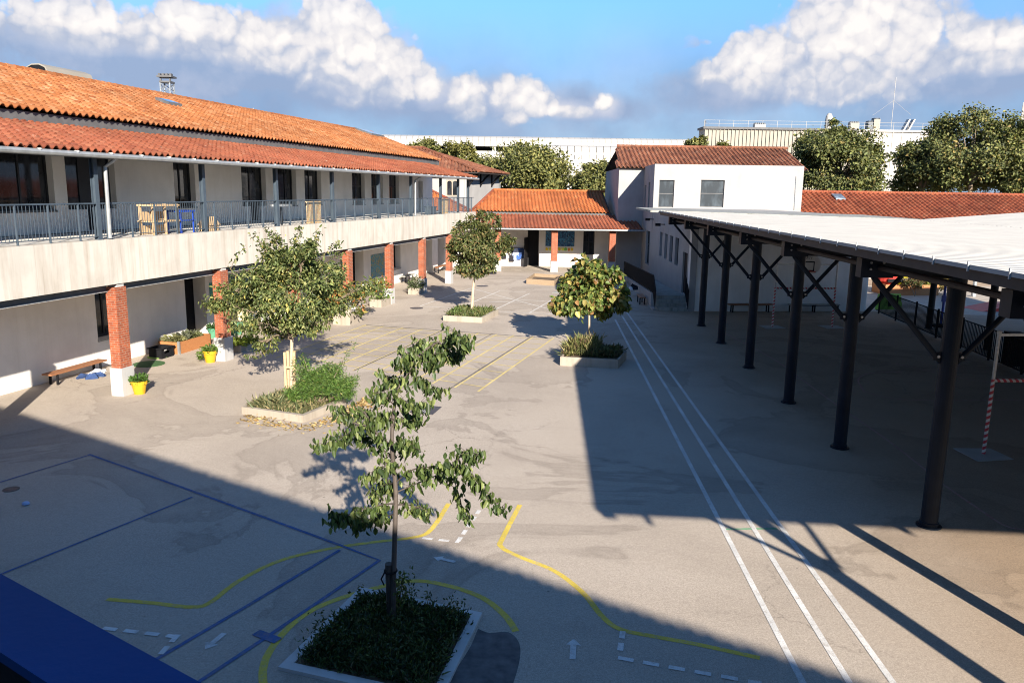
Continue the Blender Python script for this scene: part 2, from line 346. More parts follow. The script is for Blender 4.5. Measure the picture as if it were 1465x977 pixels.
# ------------------------------------------------------------------ camera, sun, sky
cam = bpy.data.cameras.new('camera'); co = bpy.data.objects.new('camera', cam); COL.objects.link(co)
ir = Vector(CR * RT - SR * DN); idn = Vector(SR * RT + CR * DN)
R3 = Matrix((ir, -idn, -Vector(FW))).transposed()
co.matrix_world = Matrix.Translation((0, 0, H)) @ R3.to_4x4()
cam.sensor_fit = 'HORIZONTAL'; cam.sensor_width = 36.0; cam.lens = FOC / 1465 * 36; cam.clip_end = 3000; cam.clip_start = 0.05
SC.camera = co
SUN_AZ = math.atan2(0.286, -0.958)      # where the sun stands (x, y)
SUN_EL = math.radians(22.3)
sdir = Vector((0.286, -0.958, 0)).normalized() * math.cos(SUN_EL) + Vector((0, 0, math.sin(SUN_EL)))
sl = bpy.data.lights.new('sun', 'SUN'); sl.energy = 5.0; sl.angle = math.radians(0.55); sl.color = (1.0, 0.905, 0.78)
so = bpy.data.objects.new('sun', sl); COL.objects.link(so); so.location = (20, -30, 40)
so.rotation_euler = (-sdir).to_track_quat('-Z', 'Y').to_euler()
W = bpy.data.worlds.new('World'); SC.world = W; W.use_nodes = True
W.cycles.sampling_method = 'MANUAL'; W.cycles.sample_map_resolution = 256
nt = W.node_tree; nt.nodes.clear()
out = nt.nodes.new('ShaderNodeOutputWorld')
sky = nt.nodes.new('ShaderNodeTexSky'); sky.sky_type = 'NISHITA'; sky.sun_disc = False
sky.sun_elevation = SUN_EL; sky.sun_rotation = math.atan2(0.286, -0.958)
sky.altitude = 50; sky.air_density = 1.0; sky.dust_density = 0.1; sky.ozone_density = 5.0
bg = nn(nt, 'ShaderNodeBackground', Strength=0.098); nt.links.new(mixc(nt, sky.outputs[0], (0.62, 0.77, 0.86), 1.0, 'MULTIPLY'), bg.inputs[0])
tc = nt.nodes.new('ShaderNodeTexCoord'); sx = nt.nodes.new('ShaderNodeSeparateXYZ'); nt.links.new(tc.outputs['Generated'], sx.inputs[0])
az = math_n(nt, 'ARCTAN2', sx.outputs[0], sx.outputs[1]); el = math_n(nt, 'ARCSINE', sx.outputs[2])
cb = nt.nodes.new('ShaderNodeCombineXYZ'); nt.links.new(az, cb.inputs[0]); nt.links.new(el, cb.inputs[1]); P = cb.outputs[0]
def wnoise(scale, detail, rough, dist=0.0, shift=(0, 0, 0)):
    mp = nt.nodes.new('ShaderNodeMapping'); mp.inputs['Location'].default_value = shift; nt.links.new(P, mp.inputs[0])
    n = nn(nt, 'ShaderNodeTexNoise', noise_dimensions='2D', Scale=scale, Detail=detail, Roughness=rough, Distortion=dist); nt.links.new(mp.outputs[0], n.inputs['Vector']); return n.outputs['Fac']
def blobfield(blobs):
    acc = None
    for (px, py, rx, ry) in blobs:
        d = ray(px, py); d = d / np.linalg.norm(d); a0 = math.atan2(d[0], d[1]); e0 = math.asin(d[2])
        mp = nt.nodes.new('ShaderNodeMapping'); kx, ky = 1150 / (rx * 1.42), 1150 / (ry * 1.42)
        mp.inputs['Scale'].default_value = (kx, ky, 1); mp.inputs['Location'].default_value = (-a0 * kx, -e0 * ky, 0); nt.links.new(P, mp.inputs[0])
        ln = nn(nt, 'ShaderNodeVectorMath', operation='LENGTH'); nt.links.new(mp.outputs[0], ln.inputs[0])
        b = math_n(nt, 'SUBTRACT', 1.0, ln.outputs['Value'])
        if acc is None: acc = b
        else:
            sm = nt.nodes.new('ShaderNodeMath'); sm.operation = 'SMOOTH_MAX'; nt.links.new(acc, sm.inputs[0]); nt.links.new(b, sm.inputs[1]); sm.inputs[2].default_value = 0.25; acc = sm.outputs[0]
    return acc
def puff(shift):
    mp = nt.nodes.new('ShaderNodeMapping'); mp.inputs['Location'].default_value = shift; nt.links.new(P, mp.inputs[0])
    wn = nn(nt, 'ShaderNodeTexNoise', noise_dimensions='2D', Scale=22.0, Detail=4, Roughness=0.6); nt.links.new(mp.outputs[0], wn.inputs['Vector'])
    mx = nt.nodes.new('ShaderNodeMix'); mx.data_type = 'VECTOR'; mx.inputs[0].default_value = 0.022
    nt.links.new(mp.outputs[0], mx.inputs[4]); nt.links.new(wn.outputs['Color'], mx.inputs[5]); acc = None
    for sc_, wt, k in ((17.0, 0.50, 1.15), (38.0, 0.30, 1.2), (85.0, 0.20, 1.25)):
        vo = nn(nt, 'ShaderNodeTexVoronoi', voronoi_dimensions='2D', feature='F1', Scale=sc_); nt.links.new(mx.outputs[1], vo.inputs['Vector'])
        d = math_n(nt, 'MULTIPLY', vo.outputs['Distance'], k); q = math_n(nt, 'MULTIPLY', math_n(nt, 'SUBTRACT', 1.0, math_n(nt, 'MULTIPLY', d, d)), wt)
        acc = q if acc is None else math_n(nt, 'ADD', acc, q)
    return acc
big = [(488, 40, 46, 44), (470, 62, 60, 50), (528, 98, 60, 40), (555, 112, 40, 24), (440, 72, 60, 36), (395, 76, 46, 28), (262, 44, 52, 34), (330, 66, 62, 30), (200, 52, 90, 32), (110, 44, 90, 26), (30, 36, 70, 20), (300, 90, 120, 40), (430, 110, 110, 46), (500, 125, 90, 34),
       (1215, 30, 66, 60), (1240, 60, 84, 58), (1290, 66, 50, 34), (1215, 92, 80, 36), (1092, 82, 46, 26), (1065, 100, 44, 22), (1050, 124, 70, 22), (1110, 122, 90, 24), (1150, 108, 70, 30), (1400, 62, 52, 22), (1450, 72, 50, 22), (1350, 84, 70, 22),
       (742, 146, 32, 24), (765, 152, 34, 16), (806, 160, 38, 8), (868, 152, 13, 13), (612, 125, 20, 20), (668, 136, 20, 24), (640, 160, 50, 12), (970, 62, 34, 7)]
fld = blobfield(big)
pf0 = puff((0, 0, 0)); pf1 = puff((0.005, -0.011, 0))
n0 = wnoise(34.0, 8, 0.64)
def dens(pf): return math_n(nt, 'ADD', math_n(nt, 'ADD', math_n(nt, 'MULTIPLY', fld, 1.5), math_n(nt, 'MULTIPLY', math_n(nt, 'SUBTRACT', pf, 0.78), 1.5)), math_n(nt, 'MULTIPLY', math_n(nt, 'SUBTRACT', n0, 0.5), 0.6))
d0 = dens(pf0)
alpha0 = ramp(nt, math_n(nt, 'ADD', d0, 0.35), [(0.25, 0.0), (0.60, 1.0)])
rel = math_n(nt, 'MULTIPLY', math_n(nt, 'SUBTRACT', pf0, pf1), 1.15)
# bright sunlit crests above, grey-blue body lower in each heap
up = blobfield([(490, 35, 70, 55), (535, 85, 70, 40), (262, 26, 80, 30), (150, 34, 120, 22), (400, 58, 70, 26), (1225, 45, 95, 60), (1285, 62, 62, 36), (1085, 82, 60, 32), (1430, 62, 80, 22), (750, 140, 40, 28), (868, 150, 18, 18), (805, 158, 50, 11), (668, 128, 26, 26), (615, 120, 26, 22)])
lit = math_n(nt, 'ADD', math_n(nt, 'ADD', math_n(nt, 'MULTIPLY', up, 0.95), rel), math_n(nt, 'ADD', math_n(nt, 'MULTIPLY', pf0, 0.42), math_n(nt, 'MULTIPLY', math_n(nt, 'SUBTRACT', n0, 0.5), 0.5)))
alpha = math_n(nt, 'MULTIPLY', alpha0, ramp(nt, math_n(nt, 'ADD', math_n(nt, 'ADD', up, 0.25), math_n(nt, 'MULTIPLY', rel, 0.3)), [(0.0, 0.0), (0.42, 0.97)]))
ccol = ramp(nt, math_n(nt, 'MULTIPLY', lit, 0.76), [(0.08, (0.40, 0.46, 0.60)), (0.40, (0.54, 0.57, 0.66)), (0.66, (0.74, 0.72, 0.74)), (1.0, (0.90, 0.86, 0.83))])
# thin veil of far cloud low over the roofs
vn = wnoise(5.0, 6, 0.55, 0.0)
band = ramp(nt, el, [(0.0, 0.97), (0.11, 0.95), (0.165, 0.55), (0.215, 0.06), (0.27, 0.0)])
veil = math_n(nt, 'MULTIPLY', band, ramp(nt, vn, [(0.25, 0.72), (0.62, 1.0)]))
vcol = ramp(nt, wnoise(6.0, 6, 0.55, 0.0, (3, 1, 0)), [(0.32, (0.20, 0.305, 0.50)), (0.72, (0.33, 0.41, 0.58))])
CLK = 0.48
# soft grey blue body of the heaps
body = blobfield([(140, 70, 170, 34), (300, 95, 190, 48), (440, 95, 130, 60), (520, 110, 90, 46), (560, 140, 140, 26), (690, 140, 130, 24), (1230, 70, 105, 60), (1090, 125, 130, 26), (1380, 95, 130, 34), (1440, 75, 90, 28), (820, 155, 90, 16)])
bs0 = math_n(nt, 'ADD', body, math_n(nt, 'MULTIPLY', math_n(nt, 'SUBTRACT', wnoise(16.0, 6, 0.6), 0.5), 0.9))
balpha = ramp(nt, bs0, [(-0.05, 0.0), (0.5, 0.95)])
bv = nn(nt, 'ShaderNodeBackground', Strength=CLK); nt.links.new(vcol, bv.inputs[0])
bc = nn(nt, 'ShaderNodeBackground', Strength=CLK); nt.links.new(ccol, bc.inputs[0])
bcol = ramp(nt, math_n(nt, 'ADD', math_n(nt, 'MULTIPLY', wnoise(13.0, 6, 0.58, 0.0, (1.3, 4.1, 0)), 0.8), math_n(nt, 'ADD', math_n(nt, 'MULTIPLY', el, 0.8), math_n(nt, 'MULTIPLY', math_n(nt, 'MAXIMUM', up, -0.25), 0.55))), [(0.36, (0.29, 0.38, 0.56)), (0.60, (0.42, 0.48, 0.63)), (0.85, (0.58, 0.60, 0.69))])
m1 = nt.nodes.new('ShaderNodeMixShader'); nt.links.new(veil, m1.inputs[0]); nt.links.new(bg.outputs[0], m1.inputs[1]); nt.links.new(bv.outputs[0], m1.inputs[2])
bb_ = nn(nt, 'ShaderNodeBackground', Strength=CLK); nt.links.new(bcol, bb_.inputs[0])
m15 = nt.nodes.new('ShaderNodeMixShader'); nt.links.new(balpha, m15.inputs[0]); nt.links.new(m1.outputs[0], m15.inputs[1]); nt.links.new(bb_.outputs[0], m15.inputs[2])
m2 = nt.nodes.new('ShaderNodeMixShader'); nt.links.new(alpha, m2.inputs[0]); nt.links.new(m15.outputs[0], m2.inputs[1]); nt.links.new(bc.outputs[0], m2.inputs[2])
nt.links.new(m2.outputs[0], out.inputs[0])
SC.view_settings.view_transform = 'Standard'; SC.view_settings.look = 'None'; SC.view_settings.exposure = 1.28; SC.view_settings.gamma = 1.0
SC.view_settings.use_curve_mapping = False
SC.render.film_transparent = False
SC.cycles.max_bounces = 6; SC.cycles.filter_width = 1.05
# ------------------------------------------------------------------ ground and painted markings
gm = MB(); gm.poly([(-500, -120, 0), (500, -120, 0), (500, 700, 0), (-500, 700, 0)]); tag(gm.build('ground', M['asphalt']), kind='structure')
def smooth_path(pts, k=8):
    P = [Vector(p) for p in pts]; out = []
    for i in range(len(P) - 1):
        a, b, c, d = P[max(i - 1, 0)], P[i], P[i + 1], P[min(i + 2, len(P) - 1)]
        for j in range(k):
            t = j / k; out.append(0.5 * ((2 * b) + (c - a) * t + (2 * a - 5 * b + 4 * c - d) * t * t + (3 * b - a - 3 * c + d) * t ** 3))
    return out + [P[-1]]
RK = [0]
def ribbon(mb, pts, w, z=0.004):
    RK[0] = (RK[0] + 1) % 17; z += RK[0] * 0.00016   # no two painted strips share a plane
    P = [Vector((p[0], p[1], z)) for p in pts]; L = []
    for i, p in enumerate(P):
        d = (P[min(i + 1, len(P) - 1)] - P[max(i - 1, 0)]); d.normalize(); n = Vector((-d.y, d.x, 0)) * w / 2; L.append((p + n, p - n))
    for i in range(len(L) - 1): mb.poly([L[i][1], L[i + 1][1], L[i + 1][0], L[i][0]])
def dashes(mb, pts, w, dl, gl, z=0.008, off=0.0):
    P = [Vector((p[0], p[1], 0)) for p in pts]
    for a, b in zip(P, P[1:]):
        L = (b - a).length; d = (b - a) / L; s = off
        while s < L - 0.05:
            ribbon(mb, [a + d * s, a + d * min(s + dl, L)], w, z); s += dl + gl
G = lambda *q: [g(*p) for p in q]
mk = lambda name, mb, mat: tag(mb.build(name, M[mat]), kind='structure')
b = MB()
ribbon(b, smooth_path(G((153, 857), (215, 862), (272, 868), (300, 862), (340, 832), (400, 802), (470, 785), (530, 776), (595, 768), (618, 756), (642, 720))), 0.10)
ribbon(b, smooth_path(G((744, 722), (720, 768), (717, 782), (745, 797), (792, 816), (832, 846), (862, 882), (888, 900), (935, 910), (1000, 922), (1087, 941))), 0.10)
ribbon(b, smooth_path(G((738, 903), (722, 880), (690, 855), (642, 838), (590, 831), (522, 845), (460, 866), (420, 891), (388, 928), (376, 960), (380, 1000))), 0.11)
mk('yellow_line', b, 'yellow_paint')
b = MB()
ribbon(b, G((127, 650), (260, 697), (480, 777.5), (543, 801.5), (382, 911), (270, 985)), 0.07, 0.008)
ribbon(b, G((486, 787), (350, 869), (222, 944)), 0.07, 0.008); ribbon(b, G((275, 711), (0, 822)), 0.055, 0.008); ribbon(b, G((128, 651), (-10, 693)), 0.045, 0.008)
ribbon(b, G((366, 905), (398, 917)), 0.16, 0.012)
mk('blue_line', b, 'blue_paint')
b = MB()
dashes(b, G((118, 895), (252, 911)), 0.085, 0.22, 0.12); dashes(b, G((255, 908), (226, 940)), 0.085, 0.2, 0.1)
dashes(b, G((604, 770), (657, 775.5)), 0.085, 0.2, 0.12); dashes(b, G((655, 775), (688, 727)), 0.085, 0.2, 0.13)
dashes(b, G((891, 903), (886, 939)), 0.085, 0.2, 0.12); dashes(b, G((884, 941), (1090, 978)), 0.085, 0.22, 0.13)
def arrow(mb, tail, tip, w=0.085):
    a, c = g(*tail), g(*tip); d = (c - a).normalized(); n = Vector((-d.y, d.x, 0)); hl = 0.16
    ribbon(mb, [a, c - d * hl], w, 0.008); q = c - d * hl
    mb.poly([Vector((p.x, p.y, 0.008)) for p in (q + n * -0.11, c, q + n * 0.11)])
arrow(b, (651, 804), (620, 797)); arrow(b, (321, 906), (293, 929)); arrow(b, (819, 943), (821, 914))
mk('white_dashed_line', b, 'white_paint')
b = MB()
for p, q in (((880, 457), (1151, 981)), ((890, 452), (1218, 981)), ((896, 446), (1281, 981))):
    A, B2 = g(*p), g(*q); n_ = 14; ribbon(b, [A.lerp(B2, i / n_) for i in range(n_ + 1)], 0.095, 0.006)
mk('white_running_lane', b, 'white_paint')
b = MB(); ribbon(b, G((1037, 757), (1112, 756)), 0.07, 0.004); mk('green_line', b, 'green_paint')
A, B2, C2, D2 = g(524.6, 464.6), g(792, 483.7), g(684, 560), g(395, 512)
b = MB(); lerp2 = lambda u, w: (A.lerp(B2, u)).lerp(D2.lerp(C2, u), w)
for u in (0, 0.10, 0.21, 0.32, 0.42, 0.52, 0.62, 0.715, 0.80, 0.90, 1.0): ribbon(b, [lerp2(u, 0), lerp2(u, 1)], 0.075, 0.004)
for w in (0.05, 0.16, 0.27, 0.38, 0.5, 0.61, 0.72, 0.84, 0.94): ribbon(b, [lerp2(0, w), lerp2(1, w)], 0.06, 0.007)
mk('worn_yellow_grid', b, 'yellow_faint')
b = MB()
ribbon(b, [lerp2(0.425, 0.02), lerp2(0.425, 1)], 0.06, 0.010); ribbon(b, [lerp2(0.69, 0), lerp2(0.69, 0.62)], 0.05, 0.010); ribbon(b, [lerp2(0.89, -0.01), lerp2(0.89, 1.03)], 0.07, 0.010); ribbon(b, [lerp2(0, 0.012), lerp2(1, 0.012)], 0.06, 0.010)
mk('tar_joint', b, 'black_tar')
b = MB()
for p, q in (((601, 438), (674, 412.5)), ((674, 412.5), (814, 450)), ((654, 441.5), (715, 416.4)), ((704, 445), (758, 419.7)), ((757, 448), (790, 429)), ((715, 416.5), (752, 418)), ((690, 426), (800, 432))): ribbon(b, G(p, q), 0.10, 0.004)
for p, q in (((601, 438.5), (655, 441)), ((704, 445.5), (814, 450.5)), ((700, 432), (745, 433))): ribbon(b, G(p, q), 0.13, 0.007)
mk('white_court_line', b, 'white_faint')
b = MB()
for pts in (((1140, 538), (1205, 585), (1270, 630), (1340, 685)), ((1345, 690), (1400, 728), (1438, 752), (1470, 758)), ((1236, 560), (1228, 543), (1245, 534), (1290, 532)), ((1236, 560), (1300, 572), (1470, 572)), ((1280, 520), (1400, 545), (1470, 545)), ((1020, 468), (1100, 510), (1140, 538))):
    ribbon(b, smooth_path(G(*pts), 5), 0.06, 0.004)
mk('worn_red_line', b, 'red_faint')
def flat(name, px, mat, z): 
    b = MB(); b.poly([Vector((p.x, p.y, z)) for p in G(*px)]); return mk(name, b, mat)
pp = smooth_path([g(*q) for q in ((684, 899), (700, 905), (727, 904), (742, 918), (744, 940), (735, 975), (720, 1010), (640, 1010), (600, 990), (640, 970), (670, 930), (684, 899))], 5)[:-1]
b = MB(); b.poly([Vector((p.x, p.y, 0.0035)) for p in pp]); mk('dark_asphalt_patch', b, 'patch')
# ------------------------------------------------------------------ building helpers
def tiles(name, mat, parent, e0, e1, r1, r0, period=0.28, course=0.38, amp=0.055, lip=0.035):
    """Barrel tiled slope: eave e0->e1, ridge r0->r1 (any quad in one plane). Every tile is modelled and gets its own tone."""
    e0, e1, r0, r1 = map(Vector, (e0, e1, r0, r1))
    t = (e1 - e0).normalized(); n = t.cross(r0 - e0).normalized()
    if n.z < 0: n = -n
    up = n.cross(t)
    if up.dot(r0 - e0) < 0: up = -up
    loc = lambda p: ((p - e0).dot(t), (p - e0).dot(up))
    Lp = [loc(p) for p in (e0, e1, r1, r0)]; hmax = max(Lp[2][1], Lp[3][1])
    tmin = min(p[0] for p in Lp); tmax = max(p[0] for p in Lp)
    ncol = int((tmax - tmin) / period); xs = np.linspace(-0.5, 0.5, 7); hh = np.cos(2 * np.pi * xs); hh = np.sign(hh) * np.abs(hh) ** 0.8 * amp
    V = []; F = []; C = []; base = 0; T, U, N = (np.array(q) for q in (t, up, n)); O = np.array(e0)
    for i in range(ncol):
        u = tmin + (i + 0.5) * period
        vs = []
        for k in range(4):
            (a, b2), (c, d) = Lp[k], Lp[(k + 1) % 4]
            if (a - u) * (c - u) <= 0 and abs(a - c) > 1e-6: vs.append(b2 + (d - b2) * (u - a) / (c - a))
        if len(vs) < 2: continue
        v0, v1 = min(vs), max(vs)
        if v1 - v0 < 0.15: continue
        k0 = int(math.floor(v0 / course + 0.5)); k1 = max(k0 + 1, int(math.ceil(v1 / course - 0.3)))
        for k in range(k0, k1):
            a = max(v0, k * course) + rng.normal(0, 0.008); b2 = min(v1, (k + 1) * course + 0.02); jit = rng.normal(0, 0.009)
            if b2 - a < 0.05: continue
            tone = float(np.clip(rng.normal(0.48, 0.20), 0, 1))
            for r, (vv, lf) in enumerate(((a, 0.0), (a + 0.004, lip + jit), (b2, 0.0))):
                pts = O + np.outer(u + xs * period, T) + vv * U + np.outer(hh + lf, N); V.append(pts)
            for r in range(2):
                for q in range(6):
                    s0 = base + r * 7 + q; F.append((s0, s0 + 1, s0 + 8, s0 + 7))
            C += [tone] * 21; base += 21
    V = np.vstack(V); me = bpy.data.meshes.new(name); off = np.array(wpos(parent)) if parent else 0
    me.from_pydata((V - off).tolist(), [], F)
    at = me.color_attributes.new('Col', 'FLOAT_COLOR', 'POINT'); c = np.array(C, np.float32)
    at.data.foreach_set('color', np.stack([c, c, c, np.ones_like(c)], 1).ravel()); me.materials.append(M[mat]); me.update()
    o = bpy.data.objects.new(name, me); COL.objects.link(o); o.parent = parent; return o
def ridge_caps(mb, a, b, r=0.12, step=0.4):
    a, b = Vector(a), Vector(b); L = (b - a).length; k = max(1, int(L / step)); d = (b - a) / k
    for i in range(k):
        p, q = a + d * i, a + d * (i + 1.12); mb.tube([p, q], [r * 1.12, r * 0.92], 9, True, c=random.uniform(0.2, 0.75))
def wall(mb, F, t0, t1, z0, z1, s0, s1, ops=()):
    cuts = sorted({t0, t1, *[min(max(o[0], t0), t1) for o in ops], *[min(max(o[1], t0), t1) for o in ops]})
    for a, b in zip(cuts, cuts[1:]):
        if b - a < 1e-4: continue
        mid = (a + b) / 2; hol = sorted((o[2], o[3]) for o in ops if o[0] <= mid <= o[1]); z = z0
        for h0, h1 in hol:
            if h0 > z + 1e-4: mb.box((a, s0, z), (b, s1, h0), F)
            z = max(z, h1)
        if z < z1 - 1e-4: mb.box((a, s0, z), (b, s1, z1), F)
def window(F, t0, t1, z0, z1, s, parent, nv=2, nh=0, fw=0.07, name='window', glass='glass', fmat='frame', depth=0.08):
    b = MB(); W_ = fw
    b.box((t0, s, z0), (t0 + W_, s + depth, z1), F); b.box((t1 - W_, s, z0), (t1, s + depth, z1), F)
    b.box((t0 + W_, s, z0), (t1 - W_, s + depth, z0 + W_), F); b.box((t0 + W_, s, z1 - W_), (t1 - W_, s + depth, z1), F)
    for i in range(1, nv):
        tt = t0 + (t1 - t0) * i / nv; b.box((tt - W_ / 2, s + 0.004, z0 + W_), (tt + W_ / 2, s + depth - 0.004, z1 - W_), F)
    for i in range(1, nh + 1):
        zz = z0 + (z1 - z0) * i / (nh + 1); b.box((t0 + W_, s + 0.008, zz - W_ / 2), (t1 - W_, s + depth - 0.008, zz + W_ / 2), F)
    o = b.build(name, M[fmat], parent)
    p = MB(); p.box((t0 + W_ * 0.5, s + depth * 0.45, z0 + W_ * 0.5), (t1 - W_ * 0.5, s + depth * 0.55, z1 - W_ * 0.5), F); p.build('pane', M[glass], o)
    return o
def gutter(mb, pts, r=0.075):
    mb.tube(pts, r, 8)
# ------------------------------------------------------------------ long gallery wing on the left
LP0 = Vector((-11.91, 23.61)); LD = Vector((7.61, 31.09)).normalized()
FL = frame(LP0, LD); T0 = -13.0
school = thing('school_building', 'long two storey school wing with brick pillars, open upper gallery and orange tiled roof', 'building', FL(12, 6, 0))
up_ops = [(-6.0, -3.4, 5.55, 7.6), (-2.6, 1.8, 5.55, 7.6), (2.33, 4.6, 4.82, 7.6), (7.85, 9.2, 5.55, 7.6), (12.6, 14.65, 4.82, 7.6), (15.5, 17.55, 5.5, 7.6), (18.45, 20.3, 5.5, 7.6), (24.2, 26.0, 5.45, 7.6), (27.0, 28.8, 5.45, 7.6), (29.9, 31.6, 5.45, 7.6), (35.4, 36.3, 4.82, 7.0)]
b = MB(); wall(b, FL, T0, 38.4, 4.8, 8.28, 3.6, 4.0, up_ops); b.box((38.0, 4.0, 4.8), (38.4, 13.5, 8.28), FL)
b.box((T0, 13.5, 0), (38.4, 13.9, 8.4), FL); b.build('upper_wall', M['plaster'], school)
lo_ops = [(3.15, 4.7, 0.98, 2.7), (8.1, 9.48, 0.0, 2.7), (13.2, 14.6, 0.95, 2.6), (15.2, 17.4, 0.9, 2.6), (24.0, 25.6, 0.0, 2.75), (30.3, 31.75, 1.0, 2.8), (36.6, 38.3, 0.0, 2.75), (39.6, 41.3, 0.0, 2.75)]
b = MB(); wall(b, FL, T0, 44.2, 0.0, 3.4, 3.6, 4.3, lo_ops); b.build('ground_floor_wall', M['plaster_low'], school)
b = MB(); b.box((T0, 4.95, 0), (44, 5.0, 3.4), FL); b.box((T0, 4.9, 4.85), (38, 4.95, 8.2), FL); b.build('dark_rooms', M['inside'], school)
b = MB(); b.box((T0, 0.0, 3.47), (38.0, 0.35, 4.8), FL); b.build('parapet_beam', M['concrete'], school)
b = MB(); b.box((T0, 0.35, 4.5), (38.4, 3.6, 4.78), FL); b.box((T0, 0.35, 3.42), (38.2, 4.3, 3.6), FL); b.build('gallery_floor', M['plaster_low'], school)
PIL = [k * 5.335 for k in range(-2, 7)]
for k in PIL:
    p = MB(); p.box((k, 0.03, 0.88), (k + 0.46, 0.38, 3.36), FL); o = p.build('brick_pillar', M['brick'], school, bevel=0.01)
    p = MB(); p.box((k - 0.04, -0.01, 0.0), (k + 0.50, 0.42, 0.88), FL); p.build('plinth', M['plinth'], o, bevel=0.012)
    p = MB(); p.box((k + 0.10, 0.04, 3.36), (k + 0.38, 0.37, 3.47), FL); p.build('cap', M['plinth'], o)
for a, c in zip(PIL, PIL[1:]):
    q = MB(); q.box((a + 0.44, 0.355, 3.255), (c + 0.02, 0.395, 3.41), FL); o = q.build('steel_beam', M['beam'], school)
    q = MB(); q.box((a + 0.44, 0.29, 3.225), (c + 0.02, 0.46, 3.253), FL); q.build('flange', M['lip'], o)
for (a, c, z0, z1) in up_ops[:-1]:
    if abs(a - 2.33) < 0.01:
        window(FL, a, 3.2, 5.55, 7.6, 3.84, school, 1); window(FL, 3.7, c, 5.55, 7.6, 3.84, school, 1); 
        q = MB(); q.box((a, 3.62, 4.82), (3.2, 3.95, 5.55), FL); q.build('sill_wall', M['plaster'], school); q = MB(); q.box((3.7, 3.62, 4.82), (c, 3.95, 5.55), FL); q.build('sill_wall', M['plaster'], school)
        d = MB(); d.box((3.2, 3.86, 4.82), (3.7, 3.92, 7.6), FL); d.build('door', M['frame'], school)
    elif abs(a - 12.6) < 0.01:
        window(FL, a, c, 5.5, 7.6, 3.84, school, 2, 0)
        q = MB(); q.box((a, 3.62, 4.82), (13.3, 3.95, 5.5), FL); q.build('sill_wall', M['plaster'], school); q = MB(); q.box((14.15, 3.62, 4.82), (c, 3.95, 5.5), FL); q.build('sill_wall', M['plaster'], school)
        d = MB(); d.box((13.3, 3.82, 4.82), (14.15, 3.90, 5.5), FL); d.build('door', M['frame'], school)
    else: window(FL, a, c, z0, z1, 3.84, school, 4 if c - a > 3 else 3 if c - a > 1.9 else 2, 1 if a > 20 else 0)
    q = MB(); q.box((a - 0.03, 3.55, z0 - 0.06), (c + 0.03, 3.84, z0 - 0.002), FL) if z0 > 5 else None
    if z0 > 5: q.build('sill', M['fascia'], school)
d = MB(); d.box((35.42, 3.88, 4.82), (36.28, 3.94, 6.98), FL); d.build('door', M['navy'], school)
for (a, c, z0, z1) in lo_ops:
    if z0 > 0.5: window(FL, a, c, z0, z1, 4.0, school, 2); q = MB(); q.box((a - 0.02, 3.57, z0 - 0.07), (c + 0.02, 4.0, z0 - 0.002), FL); q.build('sill', M['step'], school)
for a, c, m in ((8.12, 9.46, 'black'), (24.02, 25.58, 'black'), (36.62, 37.9, 'fascia'), (39.62, 41.28, 'black')):
    d = MB(); d.box((a, 4.18, 0.02), (c, 4.24, 2.68), FL); o = d.build('door', M[m], school)
    h = MB(); h.box((a + 0.08, 4.12, 1.0), (a + 0.20, 4.18, 1.06), FL); h.build('handle', M['galv'], o)
# grey infill and half open door
d = MB(); d.box((30.32, 3.9, 1.02), (31.0, 3.98, 2.8), FL); d.build('shutter', M['fascia'], school)
# gallery posts, gutter, downpipes
POST = [-10.4, -5.4, -0.3, 4.8, 9.7, 14.75, 20.2, 25.0, 30.4, 34.2, 36.6]
for k in POST:
    p = MB()
    p.box((k - 0.075, 0.12, 4.8), (k + 0.075, 0.135, 7.14), FL); p.box((k - 0.075, 0.255, 4.8), (k + 0.075, 0.27, 7.14), FL); p.box((k - 0.006, 0.135, 4.8), (k + 0.006, 0.255, 7.14), FL)
    p.box((k - 0.09, 0.10, 4.8), (k + 0.09, 0.29, 4.82), FL); p.build('gallery_post', M['steel'], school)
RE = 37.2
p = MB(); p.box((T0, 0.10, 7.14), (RE, 0.28, 7.26), FL); p.build('roof_beam', M['beam'], school)
p = MB(); gutter(p, [FL(T0, -0.42, 7.20), FL(RE, -0.42, 7.20)], 0.075)
o = p.build('gutter', M['zinc'], school, smooth=False)
for i in range(40):
    t = T0 + i * 1.27
    if t < RE: p = MB(); p.box((t, -0.50, 7.245), (t + 0.03, -0.36, 7.29), FL); p.build('gutter_hook', M['lip'], o)
for k in (-0.05, 25.25):
    p = MB(); p.tube([FL(k, -0.40, 7.16), FL(k, -0.28, 7.06), FL(k, 0.0, 6.9), FL(k, 0.02, 4.84)], 0.055, 8); p.build('downpipe', M['zinc'], school)
tiles('lower_roof', 'tile_lo', school, FL(T0, -0.40, 7.32), FL(RE, -0.40, 7.32), FL(RE, 3.55, 8.27), FL(T0, 3.55, 8.27))
p = MB(); P = [(-0.36, 7.20), (3.6, 8.16), (3.6, 8.24), (-0.36, 7.27)]
p.prism([(s, z) for s, z in P], lambda a, d_, c: FL(d_, a, c), T0, RE - 0.03); p.build('roof_deck', M['brownfascia'], school)
p = MB(); p.box((T0, 3.40, 8.26), (39.4, 3.52, 8.56), FL); p.build('eave_fascia', M['fascia'], school)
tiles('upper_roof', 'tile_hi', school, FL(T0, 3.22, 8.64), FL(39.4, 3.22, 8.64), FL(42.8, 10.4, 10.92), FL(T0, 10.4, 10.92), 0.30)
p = MB(); p.poly([FL(T0, 3.4, 8.55), FL(39.3, 3.4, 8.55), FL(42.7, 10.4, 10.78), FL(T0, 10.4, 10.78)]); p.poly([FL(T0, 10.4, 10.78), FL(42.7, 10.4, 10.78), FL(39.3, 14.3, 8.6), FL(T0, 14.3, 8.6)]); p.build('upper_roof_deck', M['brownfascia'], school)
